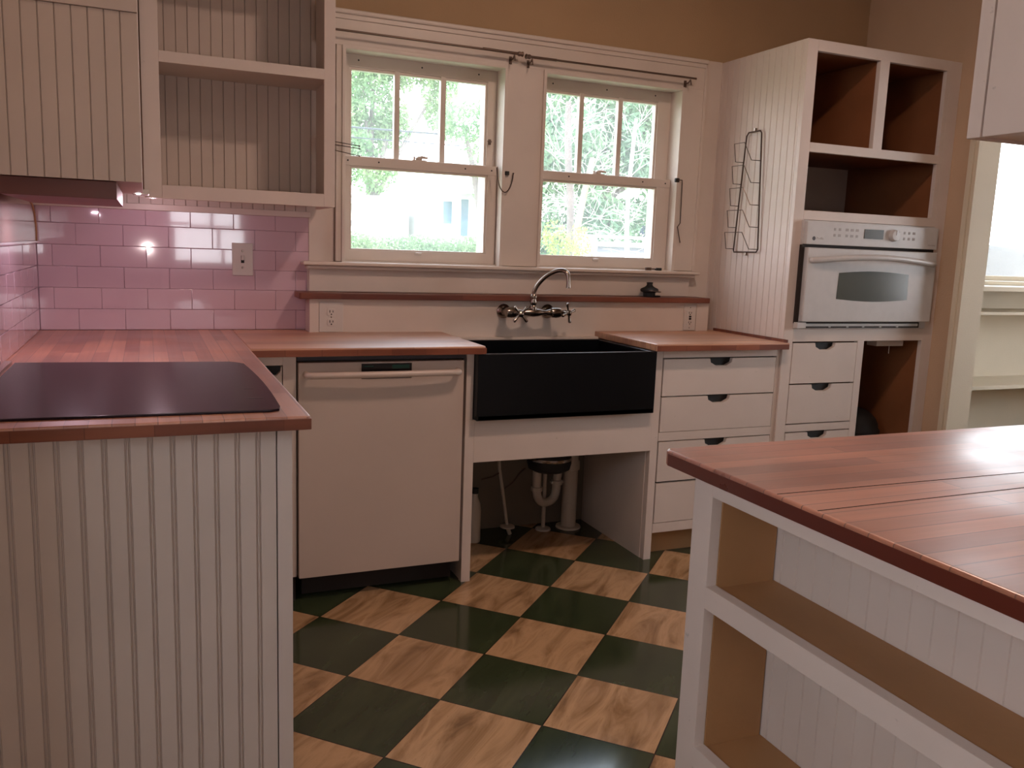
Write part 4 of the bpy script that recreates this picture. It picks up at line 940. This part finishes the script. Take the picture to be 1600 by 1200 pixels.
tree(6.6, 7.4, 5, [(5.6, 7.3, 2.9, .8, .8, 1.0), (6.5, 7.4, 3.0, .9, .8, 1.1), (5.9, 7.3, 1.6, 1.0, .7, 1.0), (7.2, 7.5, 2.2, .9, .7, 1.2), (5.3, 7.2, .9, .6, .5, .8), (7.6, 7.4, 3.4, .9, .8, 1.0)], 34000, .060, 'leaf2', 'broad bluish green tree behind the bare branches')
# bare shrub trunks with pale branches
def branchy(x, y, z0, pts, r, label, barkm, seed, nb, spread, zlo, tm='twig'):
    rnd = random.Random(seed); t = thing('bare_tree', label, 'tree', (x, y, z0))
    b = MB(); b.tube(pts, r, 9, smoothit=2); b.build('trunk', M[barkm], t)
    b = MB()
    def grow(p, d, L, rad, dep):
        q = [p]; dd = Vector(d)
        for _ in range(4):
            dd = (dd+Vector((rnd.gauss(0, .25), rnd.gauss(0, .08), rnd.gauss(0, .22)))).normalized(); q.append(q[-1]+dd*L/4)
        b.tube(q, [rad, rad*.8, rad*.6, rad*.45, rad*.3], 5)
        if dep > 0:
            for s in q[1:]:
                if rnd.random() < .8: grow(s, (dd+Vector((rnd.gauss(0, .8), rnd.gauss(0, .12), rnd.gauss(0, .7)))).normalized(), L*.65, rad*.6, dep-1)
    P = [Vector(p) for p in pts]
    for k in range(nb):
        f = zlo+(1-zlo)*rnd.random(); s = f*(len(P)-1); i = min(int(s), len(P)-2); p = P[i].lerp(P[i+1], s-i)
        a = rnd.uniform(0, 6.28); grow(p, Vector((math.cos(a)*spread, math.sin(a)*.25, rnd.uniform(-.1, .8))).normalized(), rnd.uniform(.22, .45), .0042, 2)
    b.build('branches', M[tm], t)
branchy(3.58, 2.5, GZ, [(3.60, 2.5, GZ), (3.60, 2.5, 1.0), (3.62, 2.5, 1.5), (3.56, 2.5, 2.0), (3.55, 2.5, 2.35)], [.04, .032, .028, .028, .02], 'greyish bare trunk with pale twigs, seen through the window nearer the oven cabinet', 'bark', 3, 13, .9, .62)
branchy(3.8, 2.6, GZ, [(3.99, 3.3, GZ), (4.03, 3.3, 1.1), (4.10, 3.3, 1.6), (4.20, 3.3, 2.05)], [.04, .032, .030, .024], 'tan slanting bare trunk with pale arching branches close to the glass', 'barkt', 11, 16, 1.0, .5)
branchy(4.9, 4.1, GZ, [(4.95, 3.8, GZ), (4.90, 3.8, 1.0), (4.85, 3.8, 1.7), (4.9, 3.8, 2.5)], [.03, .025, .02, .015], 'thin pale branching shrub stem beside the low white wall', 'twig', 21, 16, 1.0, .45)
# hedges
b = MB(); leaves(b, [(1.95+.13*k, 3.0, 1.06+.015*math.sin(k*1.7), .17, .22, .27) for k in range(11)], 60000, .014, fill=-2.0)
tag(b.build('clipped_hedge', M['leaf1']), 'low clipped green hedge outside the window nearer the wall cabinet', 'hedge')
b = MB(); leaves(b, [(3.30+.10*k, 2.35, 1.15+.07*math.sin(k*2.2), .12, .2, .28) for k in range(4)], 5000, .016, fill=.3)
tag(b.build('leafy_bush', M['leaf3']), 'yellow-green bush outside at the foot of the greyish trunk', 'bush')
# neighbour's garage
t = thing('garage', 'overexposed white garage with a grey band behind the hedge', 'building', (3.0, 10, GZ))
b = MB(); b.box(1.2, 4.20, 9.0, 11.5, GZ, 1.80, .01); b.build('wall', M['siding'], t)
b = MB(); b.box(1.1, 4.28, 8.9, 11.6, 1.80, 1.93, .02); b.build('roof', M['roof'], t)
b = MB(); b.box(3.30, 4.15, 8.985, 9.0, 1.50, 1.57, .005); b.build('band', plain('pale_grey_band', S(140, 146, 156), .7), t)
t = thing('porch_house', 'white house with porch posts and tall windows beyond the hedge', 'building', (4.7, 8.5, GZ))
b = MB(); b.box(4.36, 5.05, 8.0, 10.5, GZ, 2.02, .01); b.build('wall', M['siding'], t)
b = MB(); b.prism([(4.32, 1.92), (5.15, 2.03), (5.15, 2.13), (4.32, 2.02)], fY, 7.75, 10.6, 0); b.build('roof', M['roof'], t)
for (x0_, x1_, z0_, z1_) in ((4.34, 4.46, 1.56, 1.86), (4.60, 4.70, 1.40, 1.90)):
    b = MB(); b.box(x0_+.06, x1_+.06, 7.985, 8.0, z0_, z1_, .003); b.build('window', M['hwin'], t)
for x_ in (4.52, 4.86):
    b = MB(); b.box(x_, x_+.05, 7.80, 7.85, GZ, 1.97, .004); b.build('porch_post', M['siding'], t)
# low wall/fence on the right
t = thing('garden_wall', 'low pale fence with white cap rail outside beyond the bare branches', 'fence', (4.6, 4.0, GZ))
b = MB(); b.box(4.85, 7.5, 4.7, 4.8, GZ, 1.31, .005); b.build('panel', plain('pale_grey_boards', S(130, 130, 142), .8), t)
b = MB(); b.box(4.8, 7.5, 4.65, 4.85, 1.31, 1.36, .005); b.box(4.8, 7.5, 4.68, 4.82, 1.40, 1.43, .005); b.build('cap_rail', M['siding'], t)
for x_ in (4.84, 5.7, 6.6):
    b = MB(); b.box(x_, x_+.16, 4.63, 4.69, GZ, 1.42, .005); b.build('post', M['siding'], t)
t = thing('power_line', 'dark overhead power line crossing in front of the trees', 'power line', (5, 8.8, GZ))
b = MB(); b.tube([(0, 8.8, 2.86), (3, 8.8, 2.83), (6, 8.8, 2.87), (10, 8.8, 3.0)], .013, 6, smoothit=2); b.build('cable', M['wirecable'], t)
b = MB(); b.tube([(0, 8.9, 2.74), (4, 8.9, 2.70), (10, 8.9, 2.80)], .008, 6, smoothit=2); b.build('cable', M['wirecable'], t)
for x_ in (-.02, 10.02):
    b = MB(); b.tube([(x_, 8.85, GZ), (x_, 8.85, 3.4)], .09, 12); b.build('pole', M['bark'], t)
# outside the far room's window
b = MB(); prof = [(4.3, .9), (4.3, 1.39), (4.9, 1.405), (5.4, 1.415), (6.2, 1.40), (7.0, 1.36), (7.0, .9)]
b.prism(prof, fY, .8, 2.2, 0, bev=.05, seg=3)
tag(b.build('concrete_block', M['stone']), 'pale speckled concrete block outside the window beyond the doorway', 'concrete block')
b = MB(); leaves(b, [(4.4+.22*k, .55, 1.19, .16, .08, .030) for k in range(12)], 2500, .02, fill=.3)
tag(b.build('leaf_litter', M['litter']), 'dark dry leaf litter along the sill outside the window beyond the doorway', 'leaves', kind='stuff')
b = MB(); leaves(b, [(5.2, 2.9, 1.42, .7, .4, .15), (5.9, 2.9, 1.38, .6, .4, .11), (6.6, 2.9, 1.30, .6, .4, .1)], 5000, .03, fill=.1)
tag(b.build('ground_cover', M['shrub']), 'bluish grey low planting behind the pale speckled concrete block', 'plants', kind='stuff')

# shared group phrases for repeated kinds
for key, phrase in (('curtain_rod', 'curtain rods over the window heads'), ('window_stay', 'wire hooks beside the windows'), ('window_catch', 'small catches on the window sill'), ('bare_tree', 'bare shrub stems outside the window'), ('leafy_tree', 'leafy trees outside'), ('ceiling_lamp', 'round ceiling lamps'), ('under_cabinet_lamp', 'small lamps under the upper cabinets'), ('wall_outlet', 'outlets below the ledge'), ('drain_pipe', '')):
    if phrase:
        for o in bpy.data.objects:
            if o.parent is None and o.name.split('.')[0] == key: o['group'] = phrase
